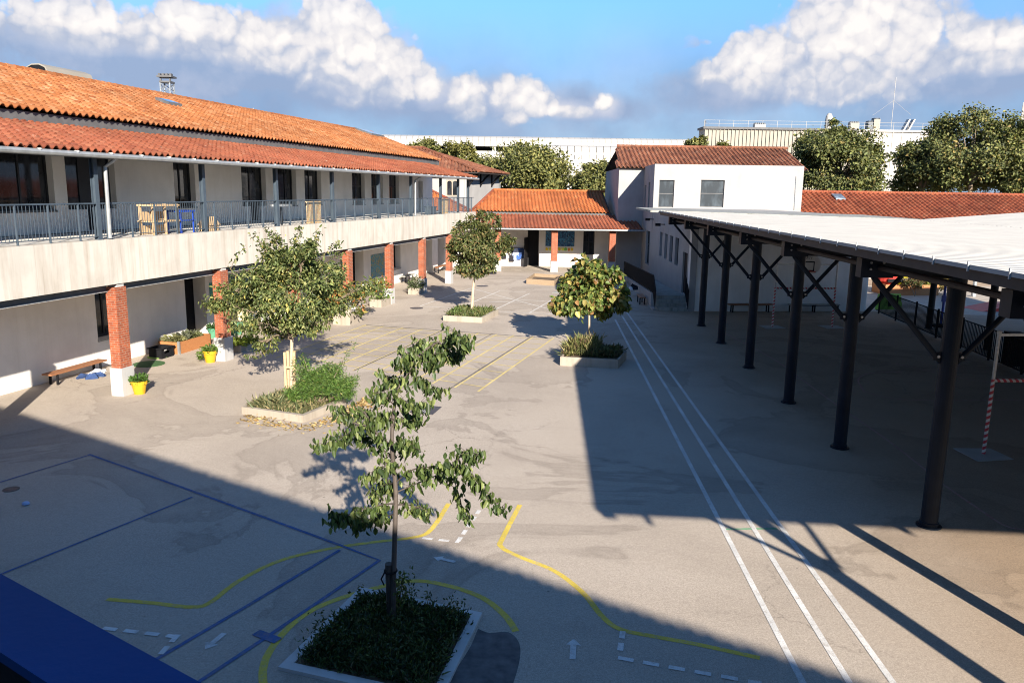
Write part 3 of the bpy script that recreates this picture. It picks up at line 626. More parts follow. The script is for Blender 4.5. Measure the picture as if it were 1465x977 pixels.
p = MB(); ridge_caps(p, FL(T0, 10.4, 10.95), FL(42.8, 10.4, 10.95)); p.build('ridge', M['tile_hi'], school)
for (t_, s_, L_, w_, m_) in ((13.2, 7.6, 1.0, 0.7, 'glass_grey'), (39.3, 8.9, 2.4, 1.5, 'glass_grey')):
    zf = lambda s: 8.64 + (s - 3.22) * 0.3175
    p = MB(); p.hexa([FL(t_, s_, zf(s_) + 0.05), FL(t_ + L_, s_, zf(s_) + 0.05), FL(t_ + L_, s_ + w_, zf(s_ + w_) + 0.05), FL(t_, s_ + w_, zf(s_ + w_) + 0.05), FL(t_, s_, zf(s_) + 0.18), FL(t_ + L_, s_, zf(s_) + 0.18), FL(t_ + L_, s_ + w_, zf(s_ + w_) + 0.18), FL(t_, s_ + w_, zf(s_ + w_) + 0.18)])
    o = p.build('skylight', M['fascia'], school)
    e = 0.07; p = MB(); p.poly([FL(t_ + e, s_ + e, zf(s_ + e) + 0.186), FL(t_ + L_ - e, s_ + e, zf(s_ + e) + 0.186), FL(t_ + L_ - e, s_ + w_ - e, zf(s_ + w_ - e) + 0.186), FL(t_ + e, s_ + w_ - e, zf(s_ + w_ - e) + 0.186)]); p.build('pane', M[m_], o)
# vent hood riding the ridge
p = MB(); a0 = 9.4
prof = [(-0.62, 10.7), (-0.62, 11.05), (-0.5, 11.3), (-0.2, 11.42), (0.2, 11.42), (0.5, 11.3), (0.62, 11.05), (0.62, 10.7)]
p.prism([(x + 11.2, z) for x, z in prof], lambda a, d_, c: FL(d_, a, c), a0, a0 + 2.6); o = p.build('vent_hood', M['metal_beige'], school)
p = MB(); p.prism([(x * 0.9 + 11.2, 10.7 + (z - 10.7) * 0.93) for x, z in prof], lambda a, d_, c: FL(d_, a, c), a0 - 0.03, a0 - 0.004); p.build('opening', M['black'], o)
# gallery railing
rail = thing('gallery_railing', 'blue grey steel railing with thin uprights along the upper gallery', 'railing', FL(12, 0.2, 4.8))
p = MB(); p.box((T0, 0.15, 5.83), (38.0, 0.20, 5.87), FL); p.build('top_rail', M['steel'], rail)
ts = [T0 + 0.2 + 1.07 * i for i in range(48)]
for i, t in enumerate(ts):
    if t < 38: p = MB(); p.box((t - 0.016, 0.15, 4.8), (t + 0.016, 0.20, 5.83), FL); p.build('post', M['steel'], rail)
for a, c in zip(ts, ts[1:]):
    if a > 37: continue
    p = MB(); p.box((a + 0.02, 0.16, 4.90), (c - 0.02, 0.19, 4.92), FL)
    for j in range(1, 9): x = a + (c - a) * j / 9; p.box((x - 0.0055, 0.168, 4.92), (x + 0.0055, 0.18, 5.83), FL)
    p.build('bar_panel', M['steel'], rail)
# murals painted on the arcade wall
def mural(t0, t1, z0, z1, cols, nm='mural', sc=3.0):
    p = MB(); p.box((t0, 3.575, z0), (t1, 3.597, z1), FL); p.build(nm, m_mural(nm + '_paint_%d' % len(bpy.data.materials), cols, sc), school)
mural(26.7, 29.1, 0.75, 2.25, [(0.08, 0.24, 0.30), (0.03, 0.12, 0.25), (0.10, 0.30, 0.42), (0.05, 0.25, 0.22), (0.40, 0.30, 0.10), (0.12, 0.10, 0.05)])
mural(22.4, 23.7, 0.7, 2.3, [(0.01, 0.01, 0.015), (0.02, 0.02, 0.03), (0.03, 0.12, 0.28), (0.2, 0.35, 0.5), (0.02, 0.03, 0.06)])
mural(9.75, 10.5, 1.0, 2.3, [(0.03, 0.20, 0.16), (0.05, 0.28, 0.22), (0.04, 0.22, 0.2)], 'green_board', 1.5)
mural(11.2, 12.9, 1.3, 2.5, [(0.06, 0.16, 0.19), (0.10, 0.22, 0.26), (0.05, 0.12, 0.15)], 'teal_board', 1.0)
# ------------------------------------------------------------------ low wing closing the court
FB = frame((-7.2, 63.6), (1, 0.025)); XB = 17.6
wing = thing('low_school_wing', 'single storey school wing with bright orange roof closing the far side of the yard', 'building', FB(8, 6, 0))
wx = lambda px, Y=68.4: (px - 732.5) / 1153.0 * Y + 7.2      # along-wall place from the bearing
w_ops = [(wx(755), wx(771.5), 0.0, 3.35), (wx(836), wx(852.5), 1.05, 3.2)]
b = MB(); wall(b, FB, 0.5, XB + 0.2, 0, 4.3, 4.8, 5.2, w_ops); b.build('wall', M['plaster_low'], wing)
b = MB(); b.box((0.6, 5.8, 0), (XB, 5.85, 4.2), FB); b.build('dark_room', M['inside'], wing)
window(FB, *w_ops[1][:2], 1.05, 3.2, 5.0, wing, 2, 1)
d = MB(); d.box((wx(753.5) - 0.95, 4.35, 0.02), (wx(753.5) + 0.02, 4.42, 2.5), FB); 
d = MB(); d.hexa([FB(wx(754.5), 4.78, 0.02), FB(wx(754.5) + 0.05, 4.78, 0.02), FB(wx(754.5) - 0.25, 3.9, 0.02), FB(wx(754.5) - 0.30, 3.9, 0.02), FB(wx(754.5), 4.78, 2.5), FB(wx(754.5) + 0.05, 4.78, 2.5), FB(wx(754.5) - 0.25, 3.9, 2.5), FB(wx(754.5) - 0.30, 3.9, 2.5)]); d.build('door', M['black'], wing)
for px, Yp in ((710, 0), (792, 0), (876, 0)):
    k = wx(px, 64.0)
    p = MB(); p.box((k - 0.25, 0.02, 0.88), (k + 0.25, 0.5, 3.3), FB); o = p.build('brick_pillar', M['brick'], wing, bevel=0.01)
    p = MB(); p.box((k - 0.29, -0.02, 0), (k + 0.29, 0.54, 0.88), FB); p.build('plinth', M['plinth'], o, bevel=0.012)
p = MB(); p.box((1.5, 0.1, 3.3), (XB, 0.5, 3.42), FB); p.build('roof_beam', M['beam'], wing)
p = MB(); gutter(p, [FB(2.2, -0.5, 3.42), FB(XB, -0.5, 3.42)], 0.07); p.build('gutter', M['zinc'], wing)
tiles('lower_roof', 'tile_lo', wing, FB(2.2, -0.45, 3.50), FB(XB, -0.45, 3.50), FB(XB, 4.5, 4.46), FB(2.2, 4.5, 4.46), 0.30, 0.40)
p = MB(); p.prism([(-0.42, 3.38), (4.7, 4.35), (4.7, 4.42), (-0.42, 3.45)], lambda a, d_, c: FB(d_, a, c), 2.25, XB - 0.03); p.build('roof_deck', M['brownfascia'], wing)
p = MB(); p.box((3.6, 4.55, 4.3), (XB - 1.9, 4.7, 4.62), FB); p.build('eave_fascia', M['fascia'], wing)
tiles('upper_roof', 'tile_wing', wing, FB(3.75, 4.35, 4.70), FB(XB - 1.9, 4.35, 4.70), FB(XB - 1.9, 10.0, 6.42), FB(5.55, 10.0, 6.42), 0.30, 0.40)
p = MB(); p.poly([FB(3.85, 4.5, 4.62), FB(XB - 2, 4.5, 4.62), FB(XB - 2, 10, 6.33), FB(5.6, 10, 6.33)]); p.poly([FB(5.6, 10, 6.33), FB(XB - 2, 10, 6.33), FB(XB - 2, 15, 4.8), FB(4.2, 15, 4.8)]); p.build('upper_roof_deck', M['brownfascia'], wing)
p = MB(); ridge_caps(p, FB(5.55, 10, 6.45), FB(XB - 1.9, 10, 6.45)); p.build('ridge', M['tile_wing'], wing)
p = MB(); ridge_caps(p, FB(3.75, 4.35, 4.74), FB(5.55, 10, 6.45), 0.11); p.build('hip', M['tile_red'], wing)
# the roof that links wing and gallery building (falls to the right)
lk0, lk1, lk2 = v(575, 307, 66.5), v(682, 306, 66.5), v(580, 256, 73)
tiles('link_roof', 'tile_wing', wing, lk0, lk1, lk2 + Vector((0.25, 0, 0)), lk2, 0.30, 0.4)
p = MB(); ridge_caps(p, lk2 + Vector((0.2, 0, 0.05)), lk1 + Vector((0, 0, 0.05)), 0.10); p.build('link_ridge', M['tile_red'], wing)
p = MB(); p.box((wx(781), 4.77, 1.75), (wx(823), 4.797, 3.05), FB); p.build('mural', m_mural('wave_mural', [(0.01, 0.02, 0.05), (0.02, 0.10, 0.28), (0.01, 0.03, 0.08), (0.05, 0.25, 0.45), (0.02, 0.06, 0.16), (0.2, 0.3, 0.3)], 2.2), wing)
p = MB()
for i in range(9):   # cut out shapes hung under the mural
    k = wx(783 + i * 4.6); c = [(0.75, 0.55, 0.03), (0.70, 0.70, 0.1), (0.2, 0.5, 0.1), (0.7, 0.25, 0.05)][i % 4]
    pts = [(k + 0.13 * math.cos(a) * random.uniform(0.6, 1.2), 1.5 + 0.16 * math.sin(a) * random.uniform(0.6, 1.2)) for a in [j * math.pi / 4 for j in range(8)]]
    p.prism(pts, lambda a, d_, c_: FB(a, d_, c_), 4.74, 4.79, c=c)
mm, nt2, bs2 = _nodes('paper_cutout'); at2 = nt2.nodes.new('ShaderNodeAttribute'); at2.attribute_name = 'Col'; nt2.links.new(at2.outputs[0], bs2.inputs['Base Color']); bs2.inputs['Roughness'].default_value = 0.8; M['col'] = mm
p.build('paper_shapes', M['col'], wing)
# ------------------------------------------------------------------ hipped roof house behind
hc = v(667, 300, 76); FH = frame((hc.x, 76), (1, 0.02))
house = thing('hip_roof_house', 'white two storey house with brown hipped tile roof and dark eave brackets', 'house', FH(-3, 5, 0))
zE = 8.1; b = MB(); aw = [(-1.9, -0.75, 5.9, 7.3)]
wall(b, FH, -7.2, 0.0, 0, zE, 0, 0.3, aw); b.box((-0.3, 0.3, 0), (0.0, 9.0, zE), frame((hc.x, 76), (1, 0.02))); b.build('wall', M['white'], house)
F2 = frame((hc.x, 76), (0.38, 0.925))
b = MB(); F2 = lambda t, s, z: Vector((hc.x + t * 0.34 - s * 0.94, 76 + t * 0.94 + s * 0.34, z))
b.box((0.02, 0.0, 0), (8.6, 0.3, zE), F2); b.build('side_wall', M['white'], house)
b = MB(); b.box((-1.9, 0.14, 5.9), (-0.75, 0.2, 7.3), FH); b.build('arched_window', M['glass'], house)
b = MB()
for a_, c_ in ((-1.9, -1.80), (-1.375, -1.275), (-0.85, -0.75)): b.box((a_, 0.06, 5.9), (c_, 0.14, 7.3), FH)
for m_ in (-1.59, -1.06):
    arc = [(m_ + 0.215 * math.cos(a), 7.02 + 0.2 * math.sin(a)) for a in np.linspace(0, math.pi, 9)]
    b.prism(arc + [(m_ - 0.215, 7.3), (m_ + 0.215, 7.3)], lambda a, d_, c: FH(a, d_, c), 0.05, 0.15)
b.build('window_frame', M['kerb'], house); b = MB(); b.box((-2.0, -0.08, 5.78), (-0.65, 0.05, 5.9), FH); b.build('sill', M['kerb'], house)
eA, eB = FH(-9.0, -1.2, zE), FH(1.15, -1.2, zE); eC = F2(9.3, -1.05, zE); rA, rB = FH(-9.0, 5.2, 10.45), FH(-4.6, 5.2, 10.45)
tiles('front_roof', 'tile_old', house, eA, eB, rB, rA, 0.34, 0.42)
tiles('side_roof', 'tile_old', house, eB, eC, rB + Vector((0.01, 0.01, 0)), rB, 0.34, 0.42)
p = MB(); ridge_caps(p, eB + Vector((0, 0, .05)), rB + Vector((0, 0, 0.05)), 0.13); ridge_caps(p, rB + Vector((0, 0, .05)), rA + Vector((0, 0, .05)), 0.13); p.build('ridge', M['tile_old'], house)
dz = Vector((0, 0, 0.12)); p = MB(); p.poly([eA - dz, eB - dz, rB - dz, rA - dz]); p.poly([eB - dz, eC - dz, rB - dz]); p.poly([eA - dz, eA - dz * 1.6, eB - dz * 1.6, eB - dz]); p.poly([eB - dz, eB - dz * 1.6, eC - dz * 1.6, eC - dz]); p.build('roof_deck', M['brownfascia'], house)
for t in (0.6, 3.4, 6.4):
    p = MB(); p.tube([F2(t, -0.02, zE - 1.25), F2(t, -0.5, zE - 0.6), F2(t, -1.0, zE - 0.16)], 0.10, 6); p.box((t - 0.08, -0.12, zE - 1.35), (t + 0.08, -0.01, zE - 0.15), F2); p.build('bracket', M['black'], house)
p = MB(); p.tube([FH(-0.05, -0.9, zE - 0.1), FH(-0.05, -0.1, zE - 0.7), FH(-0.05, -0.08, 1)], 0.06, 6); p.build('downpipe', M['galv'], house)
p = MB(); p.tube([F2(9.0, -0.9, zE - 0.15), F2(8.65, -0.08, zE - 0.9), F2(8.6, -0.08, 1)], 0.06, 6); p.build('downpipe', M['galv'], house)
# ------------------------------------------------------------------ white hall on the right
FR = frame((9.70, 43.4), (1, 0.105)); RN = Vector((0.042, 1, 0)).normalized()
def FS(t, s, z):  # t along the hall's left face going back, s to the right
    return Vector((9.70, 43.4, z)) + RN * t + Vector((RN.y, -RN.x, 0)) * s
hall = thing('white_school_hall', 'white rendered school hall with small dark windows, taller block and old tiled roof behind', 'building', FS(8, 5, 0))
s_ops = []
def fsx(px, z=3.5):   # distance along the left face of a bearing
    k = (px - 732.5) / 1153.0
    return (9.70 - k * 43.4) / (k * RN.y - RN.x)
sw = [(948.5, 952.5), (944, 940), (955.5, 960), (962.5, 969)]
ws = [(fsx(966.5), fsx(971.5)), (fsx(958.5), fsx(963)), (fsx(951), fsx(955)), (fsx(944), fsx(947.5))]
ws = sorted((min(a), max(a)) for a in ws)
s_ops = [(a, c, 2.1, 3.75) for a, c in ws] + [(1.0, 2.5, 0.75, 3.1), (fsx(929.5), fsx(924), 0.9, 3.9)]
b = MB(); wall(b, FS, 0, 24.0, 0, 5.3, 0, 0.35, s_ops)
b.poly([FS(0, 0, 5.3), FR(10.6, 0, 5.3), FR(10.6, 20, 5.3), FS(20, 0, 5.3)]); b.build('lower_wall', M['white'], hall)
b = MB(); wall(b, FR, 0.0, 10.3, 0, 5.3, 0.002, 0.35); b.box((10.3, 0.5, 0), (10.65, 9, 5.3), FR); b.build('end_wall', M['plaster_low'], hall)  # beige back wall, lightened in colour against the canopy's shade
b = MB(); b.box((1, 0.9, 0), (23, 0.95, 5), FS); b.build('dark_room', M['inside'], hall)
for a, c, z0, z1 in s_ops[:4]: window(FS, a, c, z0, z1, 0.16, hall, 1, 0, 0.06)
a, c, z0, z1 = s_ops[5]; window(FS, min(a, c), max(a, c), z0, z1, 0.16, hall, 1, 1, 0.06)
d = MB(); d.box((1.0, 0.10, 0.75), (2.5, 0.16, 3.1), FS); o = d.build('door', M['black'], hall); d = MB(); d.box((1.12, 0.04, 1.65), (1.22, 0.1, 1.85), FS); d.build('handle', M['galv'], o)
for px, z in ((934, 4.45), (950, 4.3)):
    t = fsx(px); q = MB(); q.box((t - 0.05, -0.5, z), (t + 0.05, 0.0, z + 0.06), FS); q.box((t - 0.18, -0.62, z - 0.08), (t + 0.18, -0.3, z + 0.10), FS); q.build('wall_lamp', M['black'], hall)
# taller block: left face continues, front face set back
YU = 60.0; cu = v(937, 236, YU); FU = frame((cu.x, YU), (1, -0.03)); zU = 8.50; LU = v(1149, 234, YU).x - cu.x
u_ops = [((944.5 - 937) / 1153 * YU, (966 - 937) / 1153 * YU, 5.35, 7.35), ((1003.5 - 937) / 1153 * YU, (1037 - 937) / 1153 * YU, 5.42, 7.40)]
b = MB(); wall(b, FU, 0, LU, 3.5, zU, 0, 0.35, u_ops)
FV = lambda t, s, z: Vector((cu.x, YU, z)) + RN * t + Vector((RN.y, -RN.x, 0)) * s
v_ops = [(2.2, 3.2, 4.9, 7.2), (4.6, 5.6, 4.8, 7.0)]
wall(b, FV, 0.35, 6.6, 3.5, zU - 0.003, 0, 0.35, v_ops); b.box((0.35, LU - 0.35, 3.5), (7, LU, zU), FV)
b.poly([FU(0.3, 0.3, zU - 0.25), FU(LU, 0.3, zU - 0.25), FU(LU, 6.9, zU - 0.25), FU(0.3, 6.9, zU - 0.25)])
YM = 66.4; mL = v(886, 240, YM).x; FM = frame((mL, YM), (1, -0.03))
b.box((0, 0, 0), (v(1149, 240, YM).x - mL - 0.1, 0.35, 8.35), FM); b.box((0, 0.35, 0), (0.35, 13, 8.35), FM); b.build('upper_wall', M['white'], hall)
for (a, c, z0, z1), nv in zip(u_ops, (1, 2)): window(FU, a, c, z0, z1, 0.14, hall, 1, 1, 0.06, glass='glass_dim', fmat='fascia')
for a, c, z0, z1 in v_ops: window(FV, a, c, z0, z1, 0.16, hall, 1, 0, 0.06)
LM = v(1146, 240, YM).x - mL
tiles('main_roof', 'tile_old', hall, FM(-0.25, -0.35, 8.42), FM(LM + 0.5, -0.35, 8.42), FM(LM + 0.5, 6.4, 10.42), FM(-0.25 + 0.6, 6.4, 10.42), 0.36, 0.42, 0.075)
p = MB(); p.poly([FM(-0.2, -0.3, 8.33), FM(LM + .45, -0.3, 8.33), FM(LM + .45, 6.4, 10.33), FM(0.4, 6.4, 10.33)]); p.poly([FM(0.4, 6.4, 10.33), FM(LM + .45, 6.4, 10.33), FM(LM + .45, 13, 8.4), FM(-0.2, 13, 8.4)]); p.build('roof_deck', M['brownfascia'], hall)
p = MB(); ridge_caps(p, FM(0.35, 6.4, 10.46), FM(LM + 0.5, 6.4, 10.46), 0.13); p.build('ridge', M['tile_old'], hall)
p = MB(); p.tube([FU(LU - 0.55, -0.03, 7.75), FU(LU - 0.5, -0.03, 5.3)], 0.025, 6); p.build('cable_duct', M['galv'], hall)
# flat concrete strip between canopy and hall
p = MB(); p.hexa([(6.72, 39.52, 5.46), (20.2, 38.98, 5.22), (20.2, 46.5, 5.24), (6.95, 45.8, 5.48), (6.72, 39.52, 5.56), (20.2, 38.98, 5.32), (20.2, 46.5, 5.34), (6.95, 45.8, 5.58)]); p.build('flat_roof_strip', M['step'], hall)
# ramp, steps and their railings along the hall
ramp_ = thing('entrance_ramp', 'pale concrete entrance ramp with steps and dark metal railings beside the white hall', 'ramp', FS(5, -1, 0))
b = MB(); b.hexa([FS(0.9, -1.75, 0), FS(0.9, -0.01, 0), FS(18.0, -0.01, 0), FS(18.0, -1.75, 0), FS(0.9, -1.75, 0.74), FS(0.9, -0.01, 0.74), FS(18.0, -0.01, 0.03), FS(18.0, -1.75, 0.03)])
b.build('slope', M['step'], ramp_)
b = MB(); b.hexa([FS(0.0, -1.93, 0), FS(0.0, -1.76, 0), FS(18.2, -1.76, 0), FS(18.2, -1.93, 0), FS(0.0, -1.93, 0.10), FS(0.0, -1.76, 0.10), FS(18.2, -1.76, 0.12), FS(18.2, -1.93, 0.12)])
b.hexa([FS(0.9, -1.93, 0.12), FS(0.9, -1.76, 0.12), FS(18.2, -1.76, 0.12), FS(18.2, -1.93, 0.12), FS(0.9, -1.93, 0.86), FS(0.9, -1.76, 0.86), FS(18.2, -1.76, 0.14), FS(18.2, -1.93, 0.14)]); b.build('side_wall', M['white'], ramp_)
for i in range(3):
    b = MB(); b.box((0.9 - 0.32 * (3 - i), -1.74, 0), (0.9 - 0.32 * (2 - i) - 0.002, -0.02, 0.185 * (i + 1)), FS); b.build('step', M['step'], ramp_)
b = MB(); zr = lambda t: (0.86 - (t - 0.9) / 17.3 * 0.72) if t >= 0.9 else 0.86 - (0.9 - t) * 0.62
def railrun(nm, s, tt, h=1.0):
    q = MB(); q.tube([FS(t, s, zr(t) + h) for t in tt], 0.03, 6); q.tube([FS(t, s, zr(t) + 0.08) for t in tt], 0.02, 6)
    o = q.build(nm, M['black'], ramp_)
    q = MB(); L = tt[-1] - tt[0]; k = int(abs(L) / 0.13)
    for i in range(k + 1):
        t = tt[0] + L * i / k; q.box((t - 0.022, s - 0.012, zr(t) + 0.02), (t + 0.022, s + 0.012, zr(t) + h), FS)
    q.build('bars', M['black'], o)
railrun('railing', -1.85, [-0.3, 0.9, 18.0]); railrun('railing', -0.06, [-0.3, 0.9])
# ------------------------------------------------------------------ long red roof behind the canopy
FQ = frame((v(1143, 290, 62).x, 62), (1, 0.01))
longb = thing('long_low_building', 'long low white building with brick red tiled roof behind the canopy roof', 'building', FQ(15, 4, 0))
b = MB(); b.box((0.3, 0.4, 0), (45, 0.7, 4.7), FQ); b.box((0.3, 0.7, 0), (0.6, 9, 4.7), FQ); b.box((44.7, 0.7, 0), (45, 9, 4.7), FQ); b.build('wall', M['white'], longb)
tiles('roof', 'tile_red', longb, FQ(0, 0, 4.75), FQ(45.3, 0, 4.75), FQ(45.3, 5.6, 6.68), FQ(0, 5.6, 6.68), 0.40, 0.42, 0.075)
p = MB(); p.poly([FQ(0, 0.05, 4.66), FQ(45.3, 0.05, 4.66), FQ(45.3, 5.6, 6.58), FQ(0, 5.6, 6.58)]); p.poly([FQ(0, 5.6, 6.58), FQ(45.3, 5.6, 6.58), FQ(45.3, 11, 4.7), FQ(0, 11, 4.7)]); p.build('roof_deck', M['brownfascia'], longb)
p = MB(); ridge_caps(p, FQ(0, 5.6, 6.70), FQ(45.3, 5.6, 6.70), 0.13); p.build('ridge', M['tile_red'], longb)
t_ = 4.4; p = MB(); p.hexa([FQ(t_, 3.8, 6.0 + .08), FQ(t_ + .8, 3.8, 6.08), FQ(t_ + .8, 4.8, 6.43), FQ(t_, 4.8, 6.43), FQ(t_, 3.8, 6.2), FQ(t_ + .8, 3.8, 6.2), FQ(t_ + .8, 4.8, 6.55), FQ(t_, 4.8, 6.55)]); p.build('skylight', M['glass_grey'], longb)
# ------------------------------------------------------------------ playground canopy
CD = Vector((0.042, 1, 0)).normalized(); CS = Vector((CD.y, -CD.x, 0))
C0 = Vector((8.12, 9.93, 0))
def FC(t, s, z): return C0 + CD * t + CS * s + Vector((0, 0, z))     # t along the column row, s to the right
canopy = thing('playground_canopy', 'large steel playground canopy on navy round columns with white corrugated roof', 'canopy', FC(12, 6, 0))
def zroof(s):     # butterfly section: falls gently to a valley, then rises
    return 5.50 - (s + 2.1) * 0.0175 if s < 10.3 else 5.283 + (s - 10.3) * 0.085
ROW1 = [-4.85, 0.0, 4.86, 9.75, 14.2, 19.2, 24.1, 28.65]
ROW2 = [-8.8, -3.9, 1.0, 5.9, 10.7, 15.5, 19.45, 24.1, 29.4]
for t in ROW1:
    p = MB(); p.tube([FC(t, 0, 0.04), FC(t, 0, 5.0)], 0.16, 20, True); p.lathe([(0.235, 0.0), (0.235, 0.025), (0.18, 0.026), (0.18, 0.09), (0.165, 0.1)], FC(t, 0, 0), 20); p.build('column', M['navy'], canopy, smooth=False)
for t in ROW2[1:]:
    p = MB(); p.tube([FC(t, 11.35, 0.03), FC(t, 11.35, 5.0)], 0.15, 16, True); p.lathe([(0.21, 0), (0.21, 0.025), (0.16, 0.03)], FC(t, 11.35, 0), 16); p.build('column', M['navy'], canopy)
for t in ROW1:
    p = MB()
    for z0, z1, hw in ((4.94, 4.96, 0.09), (4.96, 5.24, 0.045), (5.24, 5.26, 0.09)):
        p.hexa([FC(t - hw, -1.75, z0), FC(t - hw, 10.2, z0 - 0.16), FC(t + hw, 10.2, z0 - 0.16), FC(t + hw, -1.75, z0), FC(t - hw, -1.75, z1), FC(t - hw, 10.2, z1 - 0.16), FC(t + hw, 10.2, z1 - 0.16), FC(t + hw, -1.75, z1)])
        p.hexa([FC(t - hw, 10.2, z0 - 0.16), FC(t - hw, 24, z0 + 0.98), FC(t + hw, 24, z0 + 0.98), FC(t + hw, 10.2, z0 - 0.16), FC(t - hw, 10.2, z1 - 0.16), FC(t - hw, 24, z1 + 0.98), FC(t + hw, 24, z1 + 0.98), FC(t + hw, 10.2, z1 - 0.16)])
    p.hexa([FC(t - 0.13, -1.85, 4.91), FC(t - 0.13, -1.25, 4.91), FC(t + 0.13, -1.25, 4.91), FC(t + 0.13, -1.85, 4.91), FC(t - 0.13, -1.85, 5.27), FC(t - 0.13, -1.25, 5.27), FC(t + 0.13, -1.25, 5.27), FC(t + 0.13, -1.85, 5.27)])
    o = p.build('beam', M['navy'], canopy)
    for ds in (-1.68, -1.45):
        for z in (5.07, 5.19): p = MB(); p.tube([FC(t - 0.16, ds, z), FC(t - 0.125, ds, z)], 0.022, 6); p.build('bolt', M['galv'], o)
    for s1, zt in ((-1.55, 4.90), (1.45, 4.88)):
        a, c = FC(t, math.copysign(0.24, s1), 3.42), FC(t, s1, zt); dd = (c - a).normalized()
        p = MB(); p.tube([a, c], 0.055, 10)
        for e, q in ((a, -1), (c, 1)):
            p.hexa([e + dd * x + Vector((0, y, z)) for z in (-0.06, 0.06) for x, y in ((-0.10, -0.03), (0.10, -0.03), (0.10, 0.03), (-0.10, 0.03))])
        p.hexa([FC(t - 0.02, math.copysign(x, s1), z) for z in (3.32, 3.50) for x in (0.12, 0.28)][0:0] or [FC(t - 0.025, math.copysign(0.12, s1), 3.33), FC(t - 0.025, math.copysign(0.30, s1), 3.36), FC(t + 0.025, math.copysign(0.30, s1), 3.36), FC(t + 0.025, math.copysign(0.12, s1), 3.33), FC(t - 0.025, math.copysign(0.12, s1), 3.52), FC(t - 0.025, math.copysign(0.30, s1), 3.49), FC(t + 0.025, math.copysign(0.30, s1), 3.49), FC(t + 0.025, math.copysign(0.12, s1), 3.52)])
        o2 = p.build('brace', M['navy'], canopy)
        p = MB(); p.tube([FC(t - 0.07, math.copysign(0.22, s1), 3.43), FC(t + 0.07, math.copysign(0.22, s1), 3.43)], 0.028, 8); p.build('bolt', M['galv'], o2)
CA, CB = -7.6, 29.6
p = MB()
for s in (-1.5,): p.tube([FC(CA + 0.4, s, 5.10), FC(CB - 0.4, s, 5.10)], 0.055, 10)
p.build('edge_tube', M['brownfascia'], canopy)
p = MB()
for s in (1.2, 3.6, 6.0, 8.4): p.box((CA, s - 0.06, zroof(s) - 0.20), (CB, s + 0.06, zroof(s) - 0.06), FC)
for s in (13, 16, 19, 22): p.box((CA, s - 0.06, zroof(s) - 0.22), (CB, s + 0.06, zroof(s) - 0.08), FC)
p.build('purlin', M['navy'], canopy)
# corrugated sheet: ribs run across, from the eave to the valley
def sheet(mb, s0, s1, t0, t1, rib=0.33, h=0.03):
    t = t0; a0, a1 = zroof(s0), zroof(s1 - 1e-3 if s1 <= 10.3 else s1)
    prof = []
    while t < t1 - 1e-6:
        prof += [(t, 0), (t + rib * 0.55, 0), (t + rib * 0.62, h), (t + rib * 0.93, h)]; t += rib
    prof.append((t1, 0))
    ns = 4
    for (ta, ha), (tb, hb) in zip(prof, prof[1:]):
        for k in range(ns):
            sa, sb = s0 + (s1 - s0) * k / ns, s0 + (s1 - s0) * (k + 1) / ns; za, zb = a0 + (a1 - a0) * k / ns, a0 + (a1 - a0) * (k + 1) / ns
            mb.poly([FC(ta, sa, za + ha), FC(tb, sa, za + hb), FC(tb, sb, zb + hb), FC(ta, sb, zb + ha)])
p = MB(); sheet(p, -2.18, 10.28, CA, CB); p.build('roof_sheet', M['roof_white'], canopy)
p = MB(); sheet(p, 10.32, 25.0, CA, CB); p.build('roof_sheet', M['roof_white'], canopy)
p = MB(); p.hexa([FC(CA, -2.1, 5.42), FC(CB, -2.1, 5.42), FC(CB, 10.3, 5.20), FC(CA, 10.3, 5.20), FC(CA, -2.1, 5.46), FC(CB, -2.1, 5.46), FC(CB, 10.3, 5.24), FC(CA, 10.3, 5.24)]); p.hexa([FC(CA, 10.3, 5.19), FC(CB, 10.3, 5.19), FC(CB, 25.0, 6.44), FC(CA, 25.0, 6.44), FC(CA, 10.3, 5.23), FC(CB, 10.3, 5.23), FC(CB, 25.0, 6.48), FC(CA, 25.0, 6.48)]); p.build('roof_soffit', M['brownfascia'], canopy)
p = MB(); p.box((CA - 0.02, -2.16, 5.34), (CB, -2.11, 5.485), FC); p.box((CA - 0.02, -2.11, 5.34), (CB, -1.92, 5.355), FC); p.build('edge_gutter', M['brownfascia'], canopy)
p = MB(); p.box((CA - 0.02, -2.20, 5.487), (CB, -2.182, 5.545), FC); p.build('edge_flashing', M['roof_white'], canopy)
t = CA + 0.3
while t < CB: p = MB(); p.box((t, -2.22, 5.46), (t + 0.025, -2.201, 5.59), FC); p.build('gutter_clip', M['zinc'], canopy); t += 0.95
# ------------------------------------------------------------------ building the photograph is taken from
KE = Vector((0.841, -0.541, 0)).normalized(); KN = Vector((0.541, 0.841, 0)).normalized()
def FK(t, s, z): return KE * t + KN * s + Vector((0, 0, z))
near = thing('viewpoint_building', 'near school building with a blue balcony handrail at the lower left corner', 'building', FK(0, -3, 0))
p = MB(); p.box((-34, -7.5, 0), (30, -2.5, 7.43), FK); p.build('wall', M['white'], near)
p = MB(); p.box((-34, -2.49, 4.5), (30, 0.36, 4.78), FK); p.build('balcony_floor', M['concrete'], near)
tiles('roof', 'tile_lo', near, FK(-34, -1.52, 7.62), FK(30, -1.52, 7.62), FK(30, -4.6, 8.7), FK(-34, -4.6, 8.7), 0.30, 0.45)
p = MB(); p.hexa([FK(-34, -1.57, 7.44), FK(30, -1.57, 7.44), FK(30, -7.6, 7.44), FK(-34, -7.6, 7.44), FK(-34, -1.57, 7.53), FK(30, -1.57, 7.53), FK(30, -4.7, 8.6), FK(-34, -4.7, 8.6)]); p.build('roof_deck', M['brownfascia'], near)
p = MB(); p.box((-20, 0.43, 5.785), (20, 0.535, 5.80), FK); o = p.build('handrail', M['bluerail'], near, bevel=0.003)
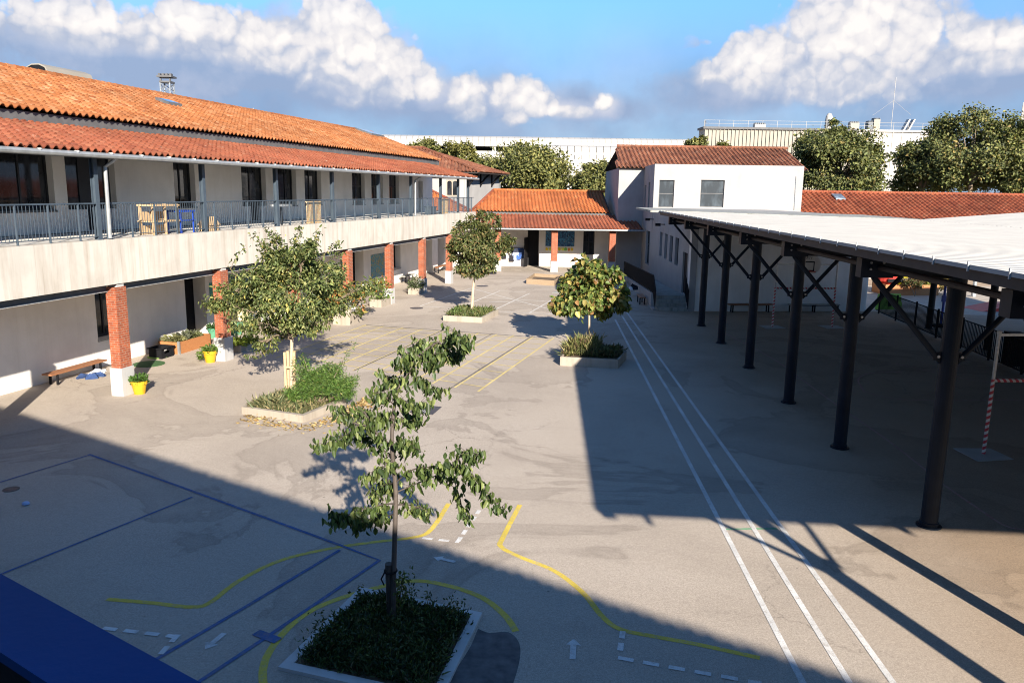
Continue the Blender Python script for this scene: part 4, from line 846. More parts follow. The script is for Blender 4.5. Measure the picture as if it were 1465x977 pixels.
p = MB(); p.box((-20, 0.445, 5.70), (20, 0.452, 5.784), FK); p.build('rail_gap_shade', M['black'], o)  # black strip: shade of the gap below the rail put into colour
p = MB(); p.box((-20, 0.30, 4.80), (20, 0.42, 5.05), FK); p.build('upstand', M['concrete'], near)
for k in range(-12, 13):
    p = MB(); p.box((k * 1.5 - 0.02, 0.46, 4.5), (k * 1.5 + 0.02, 0.50, 5.784), FK); p.build('rail_post', M['black'], near)
# ------------------------------------------------------------------ sports goals with hoops
def make_goal(label, loc, rz):
    t = thing('sports_goal', label, 'goal', loc, 'combined goals under the canopy', rz)
    for x in (-1.53, 1.53):
        m = LMB(); m.tube([(x, 0, 0), (x, 0, 1.96)], 0.045, 10); m.build('post_cover', M['redwhite'], t)
        m = LMB(); m.tube([(x, 0, 1.96), (x, 0, 3.18)], 0.042, 10); m.tube([(x, 0.0, 3.1), (x, 0.0, 3.19)], 0.055, 10); m.build('post', M['galv'], t)
        m = LMB(); m.hexa([(x - 0.5, -0.55, 0.004), (x + 0.5, -0.42, 0.004), (x + 0.46, 0.42, 0.004), (x - 0.52, 0.45, 0.004), (x - 0.5, -0.55, 0.02), (x + 0.5, -0.42, 0.02), (x + 0.46, 0.42, 0.02), (x - 0.52, 0.45, 0.02)]); m.build('base_pad', M['plinth'], t)
    m = LMB(); m.tube([(-1.53, 0, 1.93), (1.53, 0, 1.93)], 0.045, 10); m.build('crossbar', M['redwhite'], t)
    m = LMB(); m.box((-1.53, -0.03, 3.06), (1.53, 0.03, 3.12)); m.build('top_bar', M['galv'], t)
    m = LMB()
    arc = [(0.62 * math.cos(a), 3.05 + 0.60 * math.sin(a)) for a in np.linspace(-0.35, math.pi + 0.35, 26)] + [(-0.36, 2.66), (0.36, 2.66)]
    m.prism(arc, lambda a, d, c: (a, d, c), -0.12, -0.07); bd = m.build('backboard', M['board'], t)
    m = LMB()
    for a, c in (((-0.30, -0.124, 2.78), (-0.25, -0.122, 3.25)), ((0.25, -0.124, 2.78), (0.30, -0.122, 3.25)), ((-0.25, -0.124, 3.20), (0.25, -0.122, 3.25)), ((-0.25, -0.124, 2.78), (0.25, -0.122, 2.83))): m.box(a, c)
    m.build('target_square', M['black'], bd)
    cu = bpy.data.curves.new('writing', 'FONT'); cu.body = 'PARTY'; cu.size = 0.16; cu.align_x = 'CENTER'; cu.extrude = 0.001; cu.shear = 0.25
    tmp = bpy.data.objects.new('lettering', cu); COL.objects.link(tmp); bpy.context.view_layer.update(); wm = bpy.data.meshes.new_from_object(tmp.evaluated_get(bpy.context.evaluated_depsgraph_get())); bpy.data.objects.remove(tmp); wm.materials.clear(); wm.materials.append(M['black']); tx = bpy.data.objects.new('writing', wm); COL.objects.link(tx); tx.parent = bd; tx.location = (-0.08, -0.1225, 3.36); tx.rotation_euler = (math.pi / 2, 0, 0)
    m = LMB(); ring = [(0.225 * math.cos(a), -0.40 + 0.225 * math.sin(a), 2.78) for a in np.linspace(0, 2 * math.pi, 21)]
    m.tube(ring, 0.014, 6, False); m.box((-0.08, -0.19, 2.70), (0.08, -0.12, 2.80)); m.build('hoop', M['red'], t)
    return t
ga, gb2 = g(1105, 468), g(1190, 468)
goal = make_goal('combined goal with red and white posts and basketball board standing before the grey back wall', (ga + gb2) / 2, math.atan2((gb2 - ga).y, (gb2 - ga).x))
gc = g(1407, 650); dup(goal, gc + Vector((1.53, 0.10, 0)), 0.06, 'combined goal nearest the viewer, its striped post beside the frontmost navy column')
# ------------------------------------------------------------------ benches
def make_bench(name, label, loc, rz, L=2.4, wd=0.36, h=0.46, top='wood', legs=2, group='benches around the yard', th=0.05):
    t = thing(name, label, 'bench', loc, group, rz)
    m = LMB(); m.box((-L / 2, -wd / 2, h - th), (L / 2, wd / 2, h)); m.build('seat', M[top], t, bevel=0.008)
    for x in ([-L / 2 + 0.28, L / 2 - 0.28] if legs == 2 else [-L / 2 + 0.1, 0, L / 2 - 0.1]):
        for y in (-wd / 2 + 0.05, wd / 2 - 0.05):
            m = LMB(); m.box((x - 0.03, y - 0.03, 0), (x + 0.03, y + 0.03, h - th)); m.build('leg', M['black'], t)
    m = LMB(); m.box((-L / 2 + 0.2, -0.03, h - th - 0.05), (L / 2 - 0.2, 0.03, h - th - 0.002)); m.build('rail', M['black'], t)
    return t
lb = ang(LD)
make_bench('wooden_bench', 'brown wooden bench with black legs against the arcade wall beside the first brick pillar', FL(1.55, 3.15, 0), lb, 2.45, 0.38, 0.40)
make_bench('wooden_bench', 'grey weathered bench in the arcade shade right of the colourful mural', FL(32.0, 3.2, 0), lb, 1.9, 0.38, 0.48, 'step')
make_bench('wooden_bench', 'low long bench at the end of the arcade behind the leafy round tree', FL(39.6, 3.2, 0), lb, 3.4, 0.4, 0.5, 'wood')
make_bench('wooden_bench', 'bench with dark solid ends against the grey back wall under the canopy', FR(3.4, -0.35, 0), math.atan2(0.105, 1), 2.6, 0.38, 0.47, 'wood', 2)
make_bench('wooden_bench', 'thin topped metal bench on the back wall right of the basketball board', FR(7.1, -0.35, 0), math.atan2(0.105, 1), 2.9, 0.34, 0.45, 'step', 3)
make_bench('wooden_bench', 'short brown bench with a dark coat on it in front of the ramp wall', g(918, 436) + Vector((0.05, 0.6, 0)), math.pi / 2 - 0.04, 1.7, 0.36, 0.46)
bb = g(891, 408); make_bench('wooden_bench', 'small metal framed bench by the far end of the ramp behind the yellowing tree', bb + Vector((0.1, 1.5, 0)), math.pi / 2 - 0.04, 1.4, 0.34, 0.5, 'step')
# ------------------------------------------------------------------ clothes
def cloth(name, label, cat, pts, mat, group=None, lift=0.03, seed=0):
    """rumpled garment lying over ground or seat: outline filled with a wavy two sided sheet"""
    r = random.Random(seed); m = MB(); n = len(pts); c = sum((Vector(p) for p in pts), Vector()) / n
    rings = []
    for k, (f, z) in enumerate(((1.0, 0.0), (0.95, lift * 0.7), (0.6, lift * 1.6), (0.25, lift * 1.3))):
        rings.append([c + (Vector(p) - c) * f * r.uniform(0.9, 1.08) + Vector((0, 0, z * r.uniform(0.5, 1.6))) for p in pts])
    for a, b2 in zip(rings, rings[1:]):
        for i in range(n): m.poly([a[i], a[(i + 1) % n], b2[(i + 1) % n], b2[i]])
    m.poly(rings[-1]); m.poly(list(reversed(rings[0])))
    return tag(m.build(name, M[mat]), label, cat, group)
cp = FL(2.0, 2.75, 0.0)
def shirt_outline(c, rz, sc):
    base = [(-0.3, -0.35), (0.3, -0.35), (0.28, 0.15), (0.62, -0.05), (0.72, 0.12), (0.33, 0.42), (0.1, 0.38), (-0.1, 0.38), (-0.33, 0.42), (-0.72, 0.12), (-0.62, -0.05), (-0.28, 0.15)]
    return [c + Vector((sc * (x * math.cos(rz) - y * math.sin(rz)), sc * (x * math.sin(rz) + y * math.cos(rz)), 0.004)) for x, y in base]
cloth('dropped_jumper', 'blue jumper dropped on the ground under the brown bench', 'jumper', shirt_outline(FL(1.7, 2.7, 0), 0.5, 0.65), 'cloth_navy', seed=3, lift=0.07)
cloth('dropped_shirt', 'white shirt crumpled on the ground behind the blue jumper', 'shirt', shirt_outline(FL(2.35, 3.0, 0), 1.2, 0.5), 'cloth_white', seed=4, lift=0.07)
bc0 = g(910, 428) + Vector((0.0, 1.0, 0.46)); cloth('folded_coat', 'dark coat heaped on the short bench in front of the ramp', 'coat', shirt_outline(bc0, 0.7, 0.55), 'cloth_dark', seed=5, lift=0.16)
cloth('white_bag', 'small white bag lying on the coat on the short bench', 'bag', [bc0 + Vector((-0.25 + 0.14 * math.cos(a), -0.3 + 0.14 * math.sin(a), 0.02)) for a in [i * math.pi / 4 for i in range(8)]], 'cloth_white', seed=6, lift=0.09)
def jacket(label, k, w, h, mat, zt=1.55, sd=0):
    r = random.Random(sd); m = MB(); y0, y1 = 4.60, 4.78
    o = [(-0.10, 0), (-0.42 * w, -0.12), (-0.60 * w, -0.62 * h), (-0.46 * w, -0.66 * h), (-0.36 * w, -0.32), (-0.38 * w, -h), (0.36 * w, -h * r.uniform(0.92, 1.02)), (0.36 * w, -0.32), (0.46 * w, -0.68 * h), (0.60 * w, -0.64 * h), (0.42 * w, -0.12), (0.10, 0)]
    m.prism([(k + x, zt + z) for x, z in o], lambda a, d, c: FB(a, d + 0.03 * math.sin(9 * a + 3 * c), c), y0, y1); tag(m.build('hanging_jacket', M[mat]), label, 'jacket', 'coats hung on the far wall')
for lab, px, w, h, mt in (('black jacket leftmost of the coats hung on the far white wall', 721.5, 0.55, 0.95, 'cloth_dark'), ('white hooded top hanging between two black jackets on the far wall', 727, 0.45, 0.85, 'cloth_white'), ('long black coat right of the white top on the far wall', 732, 0.6, 1.15, 'cloth_dark'),
                          ('pale blue jacket hanging beside the long black coat', 738, 0.48, 1.0, 'cloth_pale'), ('dark blue jacket second from the right on the far wall', 742, 0.5, 1.0, 'cloth_blue'), ('navy black jacket nearest the open black door', 746.5, 0.5, 0.9, 'cloth_navy')):
    jacket(lab, wx(px), w, h, mt, sd=int(px))
rk = thing('coat_rail', 'thin coat rail on the far wall with jackets hanging from it', 'coat rail', FB(wx(733), 4.75, 1.5))
m = MB(); m.box((wx(716), 4.74, 1.50), (wx(749), 4.79, 1.58), FB); m.build('board', M['wood'], rk)
for px in (719, 724, 729, 735, 740, 745): m = MB(); m.tube([FB(wx(px), 4.74, 1.53), FB(wx(px), 4.66, 1.56)], 0.012, 5); m.build('hook', M['black'], rk)
# ------------------------------------------------------------------ pots, crates and small planters
def leaf_tuft(mb, c, r, n, h, col, sz=0.07, seed=0, up=0.6):
    rr = random.Random(seed)
    for i in range(n):
        a = rr.uniform(0, 2 * math.pi); q = r * math.sqrt(rr.random()); p = Vector(c) + Vector((q * math.cos(a), q * math.sin(a), h * rr.random() ** 1.3 * (1.1 - 0.5 * q / r)))
        d = Vector((math.cos(a) + rr.uniform(-.6, .6), math.sin(a) + rr.uniform(-.6, .6), rr.uniform(-0.3, up * 2))).normalized(); s = d.cross(Vector((rr.uniform(-1, 1), rr.uniform(-1, 1), rr.uniform(-1, 1)))).normalized(); L = sz * rr.uniform(0.7, 1.5)
        k = rr.uniform(0.55, 1.35); cc = tuple(x * k for x in col); w = L * 0.28; nrm = d.cross(s)
        mb.poly([p, p + d * L * 0.5 + s * w, p + d * L - nrm * L * 0.12, p + d * L * 0.5 - s * w], c=cc)
def pot(label, loc, r, h, mat, plant, seed, group='yellow flower pots by the pillars', spill=0.0):
    t = thing('flower_pot', label, 'flower pot', loc, group); loc = Vector(loc)
    m = MB(); m.lathe([(r * 0.68, 0), (r * 0.94, h * 0.74), (r * 1.06, h * 0.745), (r * 1.10, h), (r * 0.97, h), (r * 0.9, h * 0.9)], loc, 24); m.build('pot', M[mat], t)
    m = MB(); m.lathe([(0.0, h * 0.86), (r * 0.9, h * 0.87)], loc, 16); m.build('soil', M['soil'], t)
    m = MB(); leaf_tuft(m, loc + Vector((0, 0, h * 0.85)), r * 1.0, 320, 0.28, plant, 0.09, seed)
    if spill: leaf_tuft(m, loc + Vector((-r * 1.2, 0.1, 0.1)), r * 0.9, 260, 0.42, plant, 0.08, seed + 1, 0.2)
    m.build('plant', M['leaf'], t); return t
pot('yellow flower pot with low green plant at the foot of the first brick pillar', g(200, 563), 0.235, 0.42, 'yellowpot', (0.07, 0.14, 0.03), 1)
pot('yellow flower pot with a plant spilling to its left beside the second brick pillar', g(301, 518), 0.24, 0.44, 'yellowpot', (0.11, 0.18, 0.035), 2, spill=1)
pot('green round pot with a small palm behind the second brick pillar', g(305, 483), 0.2, 0.42, 'green', (0.06, 0.13, 0.04), 3, 'pots in the arcade')
def wooden_planter(label, P4, h, mat, name='wooden_planter', fill=0.7):
    P4 = [Vector(p) for p in P4]; c = sum(P4, Vector()) / 4; t = thing(name, label, 'planter', (c.x, c.y, 0)); m = MB()
    for i in range(4):
        a, b2 = P4[i], P4[(i + 1) % 4]; n = (c - (a + b2) / 2); n.z = 0; n.normalize(); n *= 0.06; Z = Vector((0, 0, h))
        e = (b2 - a).normalized() * (0.0 if i % 2 else 0.0); m.hexa([a, b2, b2 + n, a + n, a + Z, b2 + Z, b2 + n + Z, a + n + Z])
    m.build('boards', M[mat], t)
    m = MB(); m.poly([p + (c - p) * 0.06 + Vector((0, 0, h * fill)) for p in P4]); m.build('soil', M['soil'], t); return t, c
e1, e2 = FL(6.05, 2.35, 0), FL(8.75, 2.2, 0)
wp, c_ = wooden_planter('orange wooden planter box with cabbage like plants against the arcade wall', [FL(5.9, 2.4, 0), FL(7.95, 2.4, 0), FL(7.95, 3.3, 0), FL(5.9, 3.3, 0)], 0.46, 'wood_or')
m = MB(); m.box((5.86, 2.36, 0), (5.94, 2.44, 0.5), FL); m.build('corner_post', M['galv'], wp)
m = MB()
for i, (t, s) in enumerate(((6.4, 2.8), (6.9, 2.95), (7.4, 2.8), (6.3, 3.05), (7.6, 3.05))): leaf_tuft(m, FL(t, s, 0.36), 0.26, 120, 0.26, ((0.22, 0.22, 0.10), (0.12, 0.13, 0.09), (0.16, 0.18, 0.08))[i % 3], 0.17, i, 0.5)
m.build('plant', M['leaf'], wp)
cr = thing('plastic_crate', 'black plastic crate on the ground left of the orange planter', 'crate', FL(5.3, 2.75, 0))
m = MB(); F_ = FL
for (a, c2) in (((4.95, 2.45, 0.0), (5.65, 3.0, 0.03)), ((4.95, 2.45, 0.03), (5.65, 2.49, 0.17)), ((4.95, 2.45, 0.27), (5.65, 2.49, 0.36)), ((4.95, 2.45, 0.17), (5.12, 2.49, 0.27)), ((5.45, 2.45, 0.17), (5.65, 2.49, 0.27)), ((4.95, 2.96, 0.03), (5.65, 3.0, 0.36)), ((4.95, 2.49, 0.03), (4.99, 2.96, 0.36)), ((5.61, 2.49, 0.03), (5.65, 2.96, 0.36)), ((4.9, 2.40, 0.36), (5.7, 2.46, 0.40)), ((4.9, 2.99, 0.36), (5.7, 3.05, 0.40)), ((4.9, 2.46, 0.36), (4.96, 2.99, 0.40)), ((5.64, 2.46, 0.36), (5.7, 2.99, 0.40))): m.box(a, c2, FL)
m.build('body', M['black'], cr)
m = MB(); m.box((5.1, 2.443, 0.285), (5.24, 2.449, 0.33), FL); m.build('tag', M['plinth'], cr)
m = MB(); m.lathe([(0.36, 0.004), (0.38, 0.03), (0.30, 0.05), (0.05, 0.055)], g(226, 511), 24); tag(m.build('round_mat', plain('green_mat', (0.20, 0.33, 0.07), 0.8)), 'flat round green lid lying on the ground beside the black crate', 'lid')
m = MB(); q = g(213, 521); m.lathe([(0.55, 0.004), (0.55, 0.02), (0.1, 0.03)], q, 20); tag(m.build('round_mat', plain('dark_green_mat', (0.05, 0.12, 0.04), 0.9)), 'dark green mat on the shaded ground behind the first pillar', 'mat')
# cream cupboard, green tub and others half hidden by the big tree
cb_ = thing('play_cupboard', 'cream painted play cupboard by the arcade wall half hidden behind the big tree', 'cupboard', g(362, 474))
q = g(347, 475); F_c = frame((q.x, q.y), LD)
m = MB(); m.box((0, 0, 0.06), (1.5, 0.5, 0.95), F_c); o = m.build('body', M['cream'], cb_); m = MB(); m.box((0.55, -0.02, 0.45), (1.25, 0.0, 0.8), F_c); m.build('niche', M['beam'], cb_)
m = MB()
for x in (0.1, 1.4): m.box((x - 0.05, 0.05, 0), (x + 0.05, 0.45, 0.06), F_c)
m.build('foot', M['black'], cb_)
tb = thing('storage_tub', 'green ribbed plastic tub left of the cream cupboard', 'tub', g(338, 478)); m = MB(); m.lathe([(0.24, 0), (0.27, 0.2), (0.29, 0.21), (0.29, 0.25), (0.28, 0.26), (0.31, 0.45), (0.33, 0.46), (0.33, 0.5), (0.28, 0.5), (0.24, 0.1)], g(338, 478), 20); m.build('body', M['green'], tb); m = MB(); m.lathe([(0.34, 0.5), (0.34, 0.53), (0.1, 0.55)], g(338, 478), 20); m.build('lid', M['green'], tb)
def stone_trough(label, px, py, L, w, h, col, seed, rz=None, ph=0.35, name='stone_trough', grp='small stone troughs by the pillars'):
    c = g(px, py); rz = ang(LD) if rz is None else rz; d = Vector((math.cos(rz), math.sin(rz))); F_t = frame((c.x, c.y), d); t = thing(name, label, 'planter', c, grp)
    m = MB()
    for a, b2 in (((-L / 2, -w / 2, 0), (L / 2, -w / 2 + 0.06, h)), ((-L / 2, w / 2 - 0.06, 0), (L / 2, w / 2, h)), ((-L / 2, -w / 2 + 0.06, 0), (-L / 2 + 0.06, w / 2 - 0.06, h)), ((L / 2 - 0.06, -w / 2 + 0.06, 0), (L / 2, w / 2 - 0.06, h))): m.box(a, b2, F_t)
    m.build('trough', M['kerb'], t); m = MB(); m.box((-L / 2 + 0.06, -w / 2 + 0.06, 0.02), (L / 2 - 0.06, w / 2 - 0.06, h * 0.85), F_t); m.build('soil', M['soil'], t)
    m = MB()
    for i in range(3): leaf_tuft(m, F_t(-L / 3 + i * L / 3, 0, h * 0.8), w * 0.62, 170, ph, col, 0.11, seed + i)
    m.build('plant', M['leaf'], t); return t
stone_trough('stone trough with bright lime plants right of the second brick pillar', 350, 500, 1.3, 0.5, 0.28, (0.22, 0.28, 0.04), 21)
stone_trough('stone trough with tall yellow green plant at the foot of the fifth pillar', 545, 437, 1.5, 0.7, 0.42, (0.14, 0.22, 0.04), 31, ph=1.3)
stone_trough('small stone trough with dark spiky plant before the sixth pillar', 596, 420, 1.1, 0.7, 0.40, (0.09, 0.12, 0.05), 41, ph=0.8)
wt = stone_trough('white spotted planter with tall autumn shrubs in front of the fourth pillar', 497, 462, 1.3, 0.9, 0.75, (0.16, 0.20, 0.05), 51, ph=0.5, name='spotted_planter', grp=None)
wt.children[0].data.materials[0] = M['plinth']
cc0 = g(497, 462)
for i in range(14):
    m = MB(); F_t = frame((cc0.x, cc0.y), LD); x = random.uniform(-0.6, 0.6); z = random.uniform(0.1, 0.65); r_ = random.uniform(0.03, 0.06)
    m.prism([(x + r_ * math.cos(a), z + r_ * math.sin(a)) for a in [j * math.pi / 4 for j in range(8)]], lambda a, d, c: F_t(a, d, c), -0.458, -0.452); m.build('spot', M['black'], wt)
# small timber sandbox on the far side
sb, _ = wooden_planter('low square timber sandbox on the tarmac before the far wing', [g(753, 406), g(793, 409), g(804, 400.5), g(764, 398)], 0.36, 'wood_dull', 'timber_sandbox', 0.35)
# blue parasol foot / volleyball stand near the round tree
def stand(label, loc, h, grp=None):
    t = thing('blue_stand', label, 'stand', loc, grp); loc = Vector(loc)
    m = MB(); m.lathe([(0.42, 0), (0.42, 0.06), (0.34, 0.12), (0.10, 0.15)], loc, 20); m.build('base', M['black'], t)
    m = MB(); m.tube([loc + Vector((0, 0, 0.14)), loc + Vector((0, 0, h))], 0.06, 10); m.box((loc.x - 0.10, loc.y - 0.06, loc.z + h * 0.6), (loc.x + 0.10, loc.y + 0.06, loc.z + h * 0.75)); m.build('pole', M['blue'], t)
    return t
stand('blue pole on round black base right of the slim round tree', g(703, 391.5), 1.7)
stand('blue pole leaning stand at the right pillar of the far wing', g(882, 382), 1.9)
stand('tall blue pole on black rubber base outside the dark fence', g(1345, 470) + Vector((0.35, 0.6, 0)), 2.1)
# ------------------------------------------------------------------ manholes and litter
def quadflat(name, pxs, mat, label, cat, z=0.012):
    P = G(*pxs); m = MB(); m.hexa([Vector((p.x, p.y, 0.0)) for p in P] + [Vector((p.x, p.y, z)) for p in P]); o = m.build(name, mat); return tag(o, label, cat)
iron = plain('worn_iron', (0.11, 0.10, 0.105), 0.6, 0.3, 0.35, 12, 0.5, 60)
mh = thing('manhole_cover', 'dark square iron manhole cover with white scribbled paint in the middle of the yard', 'manhole cover', g(610, 586))
P = G((591, 583.5), (597, 579), (632, 582), (619, 593.5), (585, 590)); P = G((586, 590), (619, 593.5), (632, 582.3), (597, 579)); m = MB(); m.hexa([Vector((p.x, p.y, 0.002)) for p in P] + [Vector((p.x, p.y, 0.014)) for p in P]); m.build('cover', iron, mh)
m = MB(); A_, B_, C_, D_ = [Vector((p.x, p.y, 0.016)) for p in P]
for i in range(16):
    u, w_ = random.uniform(0.25, 0.85), random.uniform(0.08, 0.42); p = A_.lerp(B_, u).lerp(D_.lerp(C_, u), w_); a = random.uniform(0, 3.1); d = Vector((math.cos(a), math.sin(a), 0)) * random.uniform(0.04, 0.10); n_ = Vector((-d.y, d.x, 0)).normalized() * 0.014
    m.poly([p - d - n_, p + d - n_, p + d + n_, p - d + n_])
m.build('scribble', M['white_paint'], mh)
for px, py, r, lab in ((596, 441, 0.36, 'round iron manhole cover between the sixth pillar and the slim round tree'), (690, 409.5, 0.4, 'round iron manhole cover to the right of the slim tree trunk'), (16, 700, 0.16, 'small round drain cap with pale rim in the left shade')):
    c = g(px, py); m = MB(); m.lathe([(r, 0.002), (r, 0.012), (r * 0.9, 0.013), (0.02, 0.014)], c, 24); o = m.build('drain_cover', iron); tag(o, lab, 'manhole cover')
c = g(37, 722); m = MB(); m.lathe([(0.03, 0.003), (0.075, 0.02), (0.06, 0.06), (0.02, 0.075)], c, 9); tag(m.build('litter', M['cloth_pale']), 'crumpled pale blue paper on the shaded ground at left', 'litter')
quadflat('tarmac_slab', ((794, 417), (826, 417.5), (826, 419.5), (790, 419.5)), M['step'], 'narrow dark drain slab beside the timber sandbox', 'drain')
# ------------------------------------------------------------------ fence right of the canopy
fa, fb = Vector((20.35, 43.6, 0)), Vector((17.55, 15.0, 0)); fd = (fb - fa).normalized(); FF = frame((fa.x, fa.y), (fd.x, fd.y)); FLn = (fb - fa).length
fence = thing('metal_fence', 'dark metal bar fence running along the right side of the canopy', 'fence', (fa + fb) / 2)
ps = [i * 2.5 for i in range(int(FLn / 2.5) + 1)]
for t in ps:
    m = MB(); m.box((t - 0.035, -0.035, 0), (t + 0.035, 0.035, 1.36), FF); m.build('post', M['black'], fence)
for a, c in zip(ps, ps[1:]):
    m = MB(); m.box((a + 0.035, -0.02, 1.24), (c - 0.035, 0.02, 1.28), FF); m.box((a + 0.035, -0.02, 0.10), (c - 0.035, 0.02, 0.14), FF)
    k = 20
    for j in range(1, k): x = a + (c - a) * j / k; m.box((x - 0.013, -0.012, 0.14), (x + 0.013, 0.012, 1.24), FF)
    m.build('bar_panel', M['black'], fence)
for t in (12.0, 16.9): 
    pass
bl = thing('rubbish_bin', 'black bin standing against the fence behind the frontmost column', 'bin', FF(13.5, 0.4, 0)); m = MB(); m.box((13.2, 0.15, 0.05), (13.8, 0.65, 1.25), FF); m.build('body', M['black'], bl, bevel=0.03); m = MB(); m.box((13.17, 0.12, 1.252), (13.83, 0.68, 1.33), FF); m.build('lid', M['black'], bl, bevel=0.02)
# ------------------------------------------------------------------ second yard beyond the fence
q = v(1268, 443, 47.5)
m = MB(); c = Vector((20.75, 44.9, 0)); m.hexa([c + Vector(p) for p in ((0, 0, 0.05), (1.6, 0.15, 0.05), (1.6, 0.23, 0.05), (0, 0.08, 0.05), (0.1, 0, 0.95), (1.45, 0.15, 0.95), (1.45, 0.23, 0.95), (0.1, 0.08, 0.95))]); lp = thing('play_barrier', 'lime green play barrier behind the dark fence by the white wall', 'play barrier', c); m.build('panel', M['lime'], lp)
m = MB(); m.box((c.x + 0.72, c.y + 0.0, 0.25), (c.x + 0.88, c.y + 0.07, 0.65)); m.build('slot', M['black'], lp); m = MB(); m.box((c.x + 0.1, c.y + 0.05, 0), (c.x + 0.2, c.y + 0.12, 0.05)); m.box((c.x + 1.4, c.y + 0.18, 0), (c.x + 1.5, c.y + 0.25, 0.05)); m.build('foot', M['black'], lp)
YB = 52.0; q0, q1 = v(1266, 420, YB).x, v(1345, 420, YB).x
wb, cc1 = wooden_planter('long orange timber planter with toys and shrubs in the second yard', [(q0, YB, 0), (q1, YB + 0.2, 0), (q1, YB + 2.0, 0), (q0, YB + 2, 0)], 0.70, 'wood_or', fill=0.85)
def toy(name, label, cat, px, py, Y, r, mat, zz):
    c = v(px, py, Y); t = thing(name, label, cat, (c.x, c.y, zz)); m = MB(); prof = [(r * 0.55, 0), (r, r * 0.35), (r * 1.0, r * 0.7), (r * 0.55, r * 1.0), (r * 0.3, r * 1.05)]; m.lathe(prof, (c.x, c.y, zz), 16); m.build('shell', M[mat], t)
    m = MB(); m.box((c.x - r * 0.5, c.y - r * 1.02, zz + r * 0.3), (c.x + r * 0.5, c.y - r * 0.9, zz + r * 0.62)); m.build('window', M['black'], t); return t
toy('play_tunnel', 'dark red rounded play shell standing on the orange planter', 'play shell', 1271, 400, 53.1, 0.72, 'red', 0.60)
toy('play_tunnel', 'bright yellow play shell between the two red ones on the planter', 'play shell', 1286, 394, 53.3, 0.86, 'yellow', 0.60)
toy('play_tunnel', 'bright red play shell right of the yellow one on the planter', 'play shell', 1307, 396, 53.2, 0.66, 'red', 0.60)
lpst = thing('lamp_post', 'grey lamp post standing in the second yard beyond the canopy', 'lamp post', v(1392, 420, 52)); q = v(1393, 420, 52); q.z = 0
m = MB(); m.tube([q, q + Vector((0, 0, 0.5)), q + Vector((0, 0, 4.4))], [0.16, 0.13, 0.08], 10); m.build('pole', M['galv'], lpst); m = MB(); m.box((q.x - 0.15, q.y - 0.5, 4.35), (q.x + 0.15, q.y + 0.1, 4.5)); m.build('lamp_head', M['galv'], lpst)
rm = v(1428, 428, 46); rm.z = 0
m = MB(); F_m = frame((rm.x, rm.y), (1, 0.1)); m.prism([(-1.6, 0.01), (2.2, 0.01), (2.2, 0.35), (0.2, 0.35)], lambda a, d, c: F_m(a, d, c), -0.9, 0.9); tag(m.build('play_wedge', M['red']), 'red foam wedge lying on sunlit paving beyond the canopy', 'play wedge')
m = MB(); m.poly([(16, 45, 0.004), (60, 39, 0.004), (60, 60, 0.004), (22, 57.5, 0.004)]); tag(m.build('paving', m_paint('pale_paving', (0.42, 0.36, 0.29), 0.3)), kind='structure')
# ------------------------------------------------------------------ things on the upper gallery
def rot_frame(c, rz): return frame((c.x, c.y), (math.cos(rz), math.sin(rz)))
def play_stand(label, t0, t1, mat, z0=4.78, s0=0.45, s1=1.0, h=1.0):
    t = thing('play_counter', label, 'play counter', FL((t0 + t1) / 2, (s0 + s1) / 2, z0), 'pine play furniture on the gallery'); 
    for a in (t0, (t0 + t1) / 2 - 0.04, t1 - 0.08): m = MB(); m.box((a, s0, z0), (a + 0.08, s0 + 0.06, z0 + h), FL); m.box((a, s1 - 0.06, z0), (a + 0.08, s1, z0 + h), FL); m.build('upright', M[mat], t)
    for z in (0.42, h - 0.06): m = MB(); m.box((t0 - 0.03, s0 - 0.03, z0 + z), (t1 + 0.03, s1 + 0.03, z0 + z + 0.05), FL); m.build('shelf', M[mat], t)
    m = MB(); m.box((t0 + 0.09, s1 - 0.035, z0 + 0.47), (t1 - 0.09, s1 - 0.015, z0 + 0.75), FL); m.box((t0 + 0.09, s1 - 0.035, z0 + 0.02), (t1 - 0.09, s1 - 0.015, z0 + 0.3), FL); m.build('back_board', M[mat], t)
    return t
play_stand('pale pine play counter with shelves behind the railing left of the blue table', 2.45, 3.75, 'wood_pale')
bt = thing('blue_table', 'small blue table on the gallery between the pine counter and a post', 'table', FL(4.25, 0.8, 4.78))
m = MB(); m.box((3.82, 0.45, 5.50), (4.68, 1.05, 5.56), FL); m.box((3.82, 0.45, 5.20), (4.68, 0.48, 5.24), FL); m.build('table_top', M['blue'], bt)
for a in (3.88, 4.58):
    for s in (0.48, 0.98): m = MB(); m.box((a, s, 4.78), (a + 0.05, s + 0.05, 5.5), FL); m.build('leg', M['blue'], bt)
dh = thing('dolls_house', 'little wooden toy house with sloping roof on the gallery floor right of a post', 'toy house', FL(5.75, 0.6, 4.78)); m = MB(); m.box((5.4, 0.4, 4.78), (5.95, 0.85, 5.0), FL); m.build('wall', M['wood_pale'], dh)
m = MB(); m.prism([(0.34, 5.0), (0.91, 5.0), (0.62, 5.30)], lambda a, d, c: FL(d, a, c), 5.36, 5.99); m.build('roof', M['wood_pale'], dh)
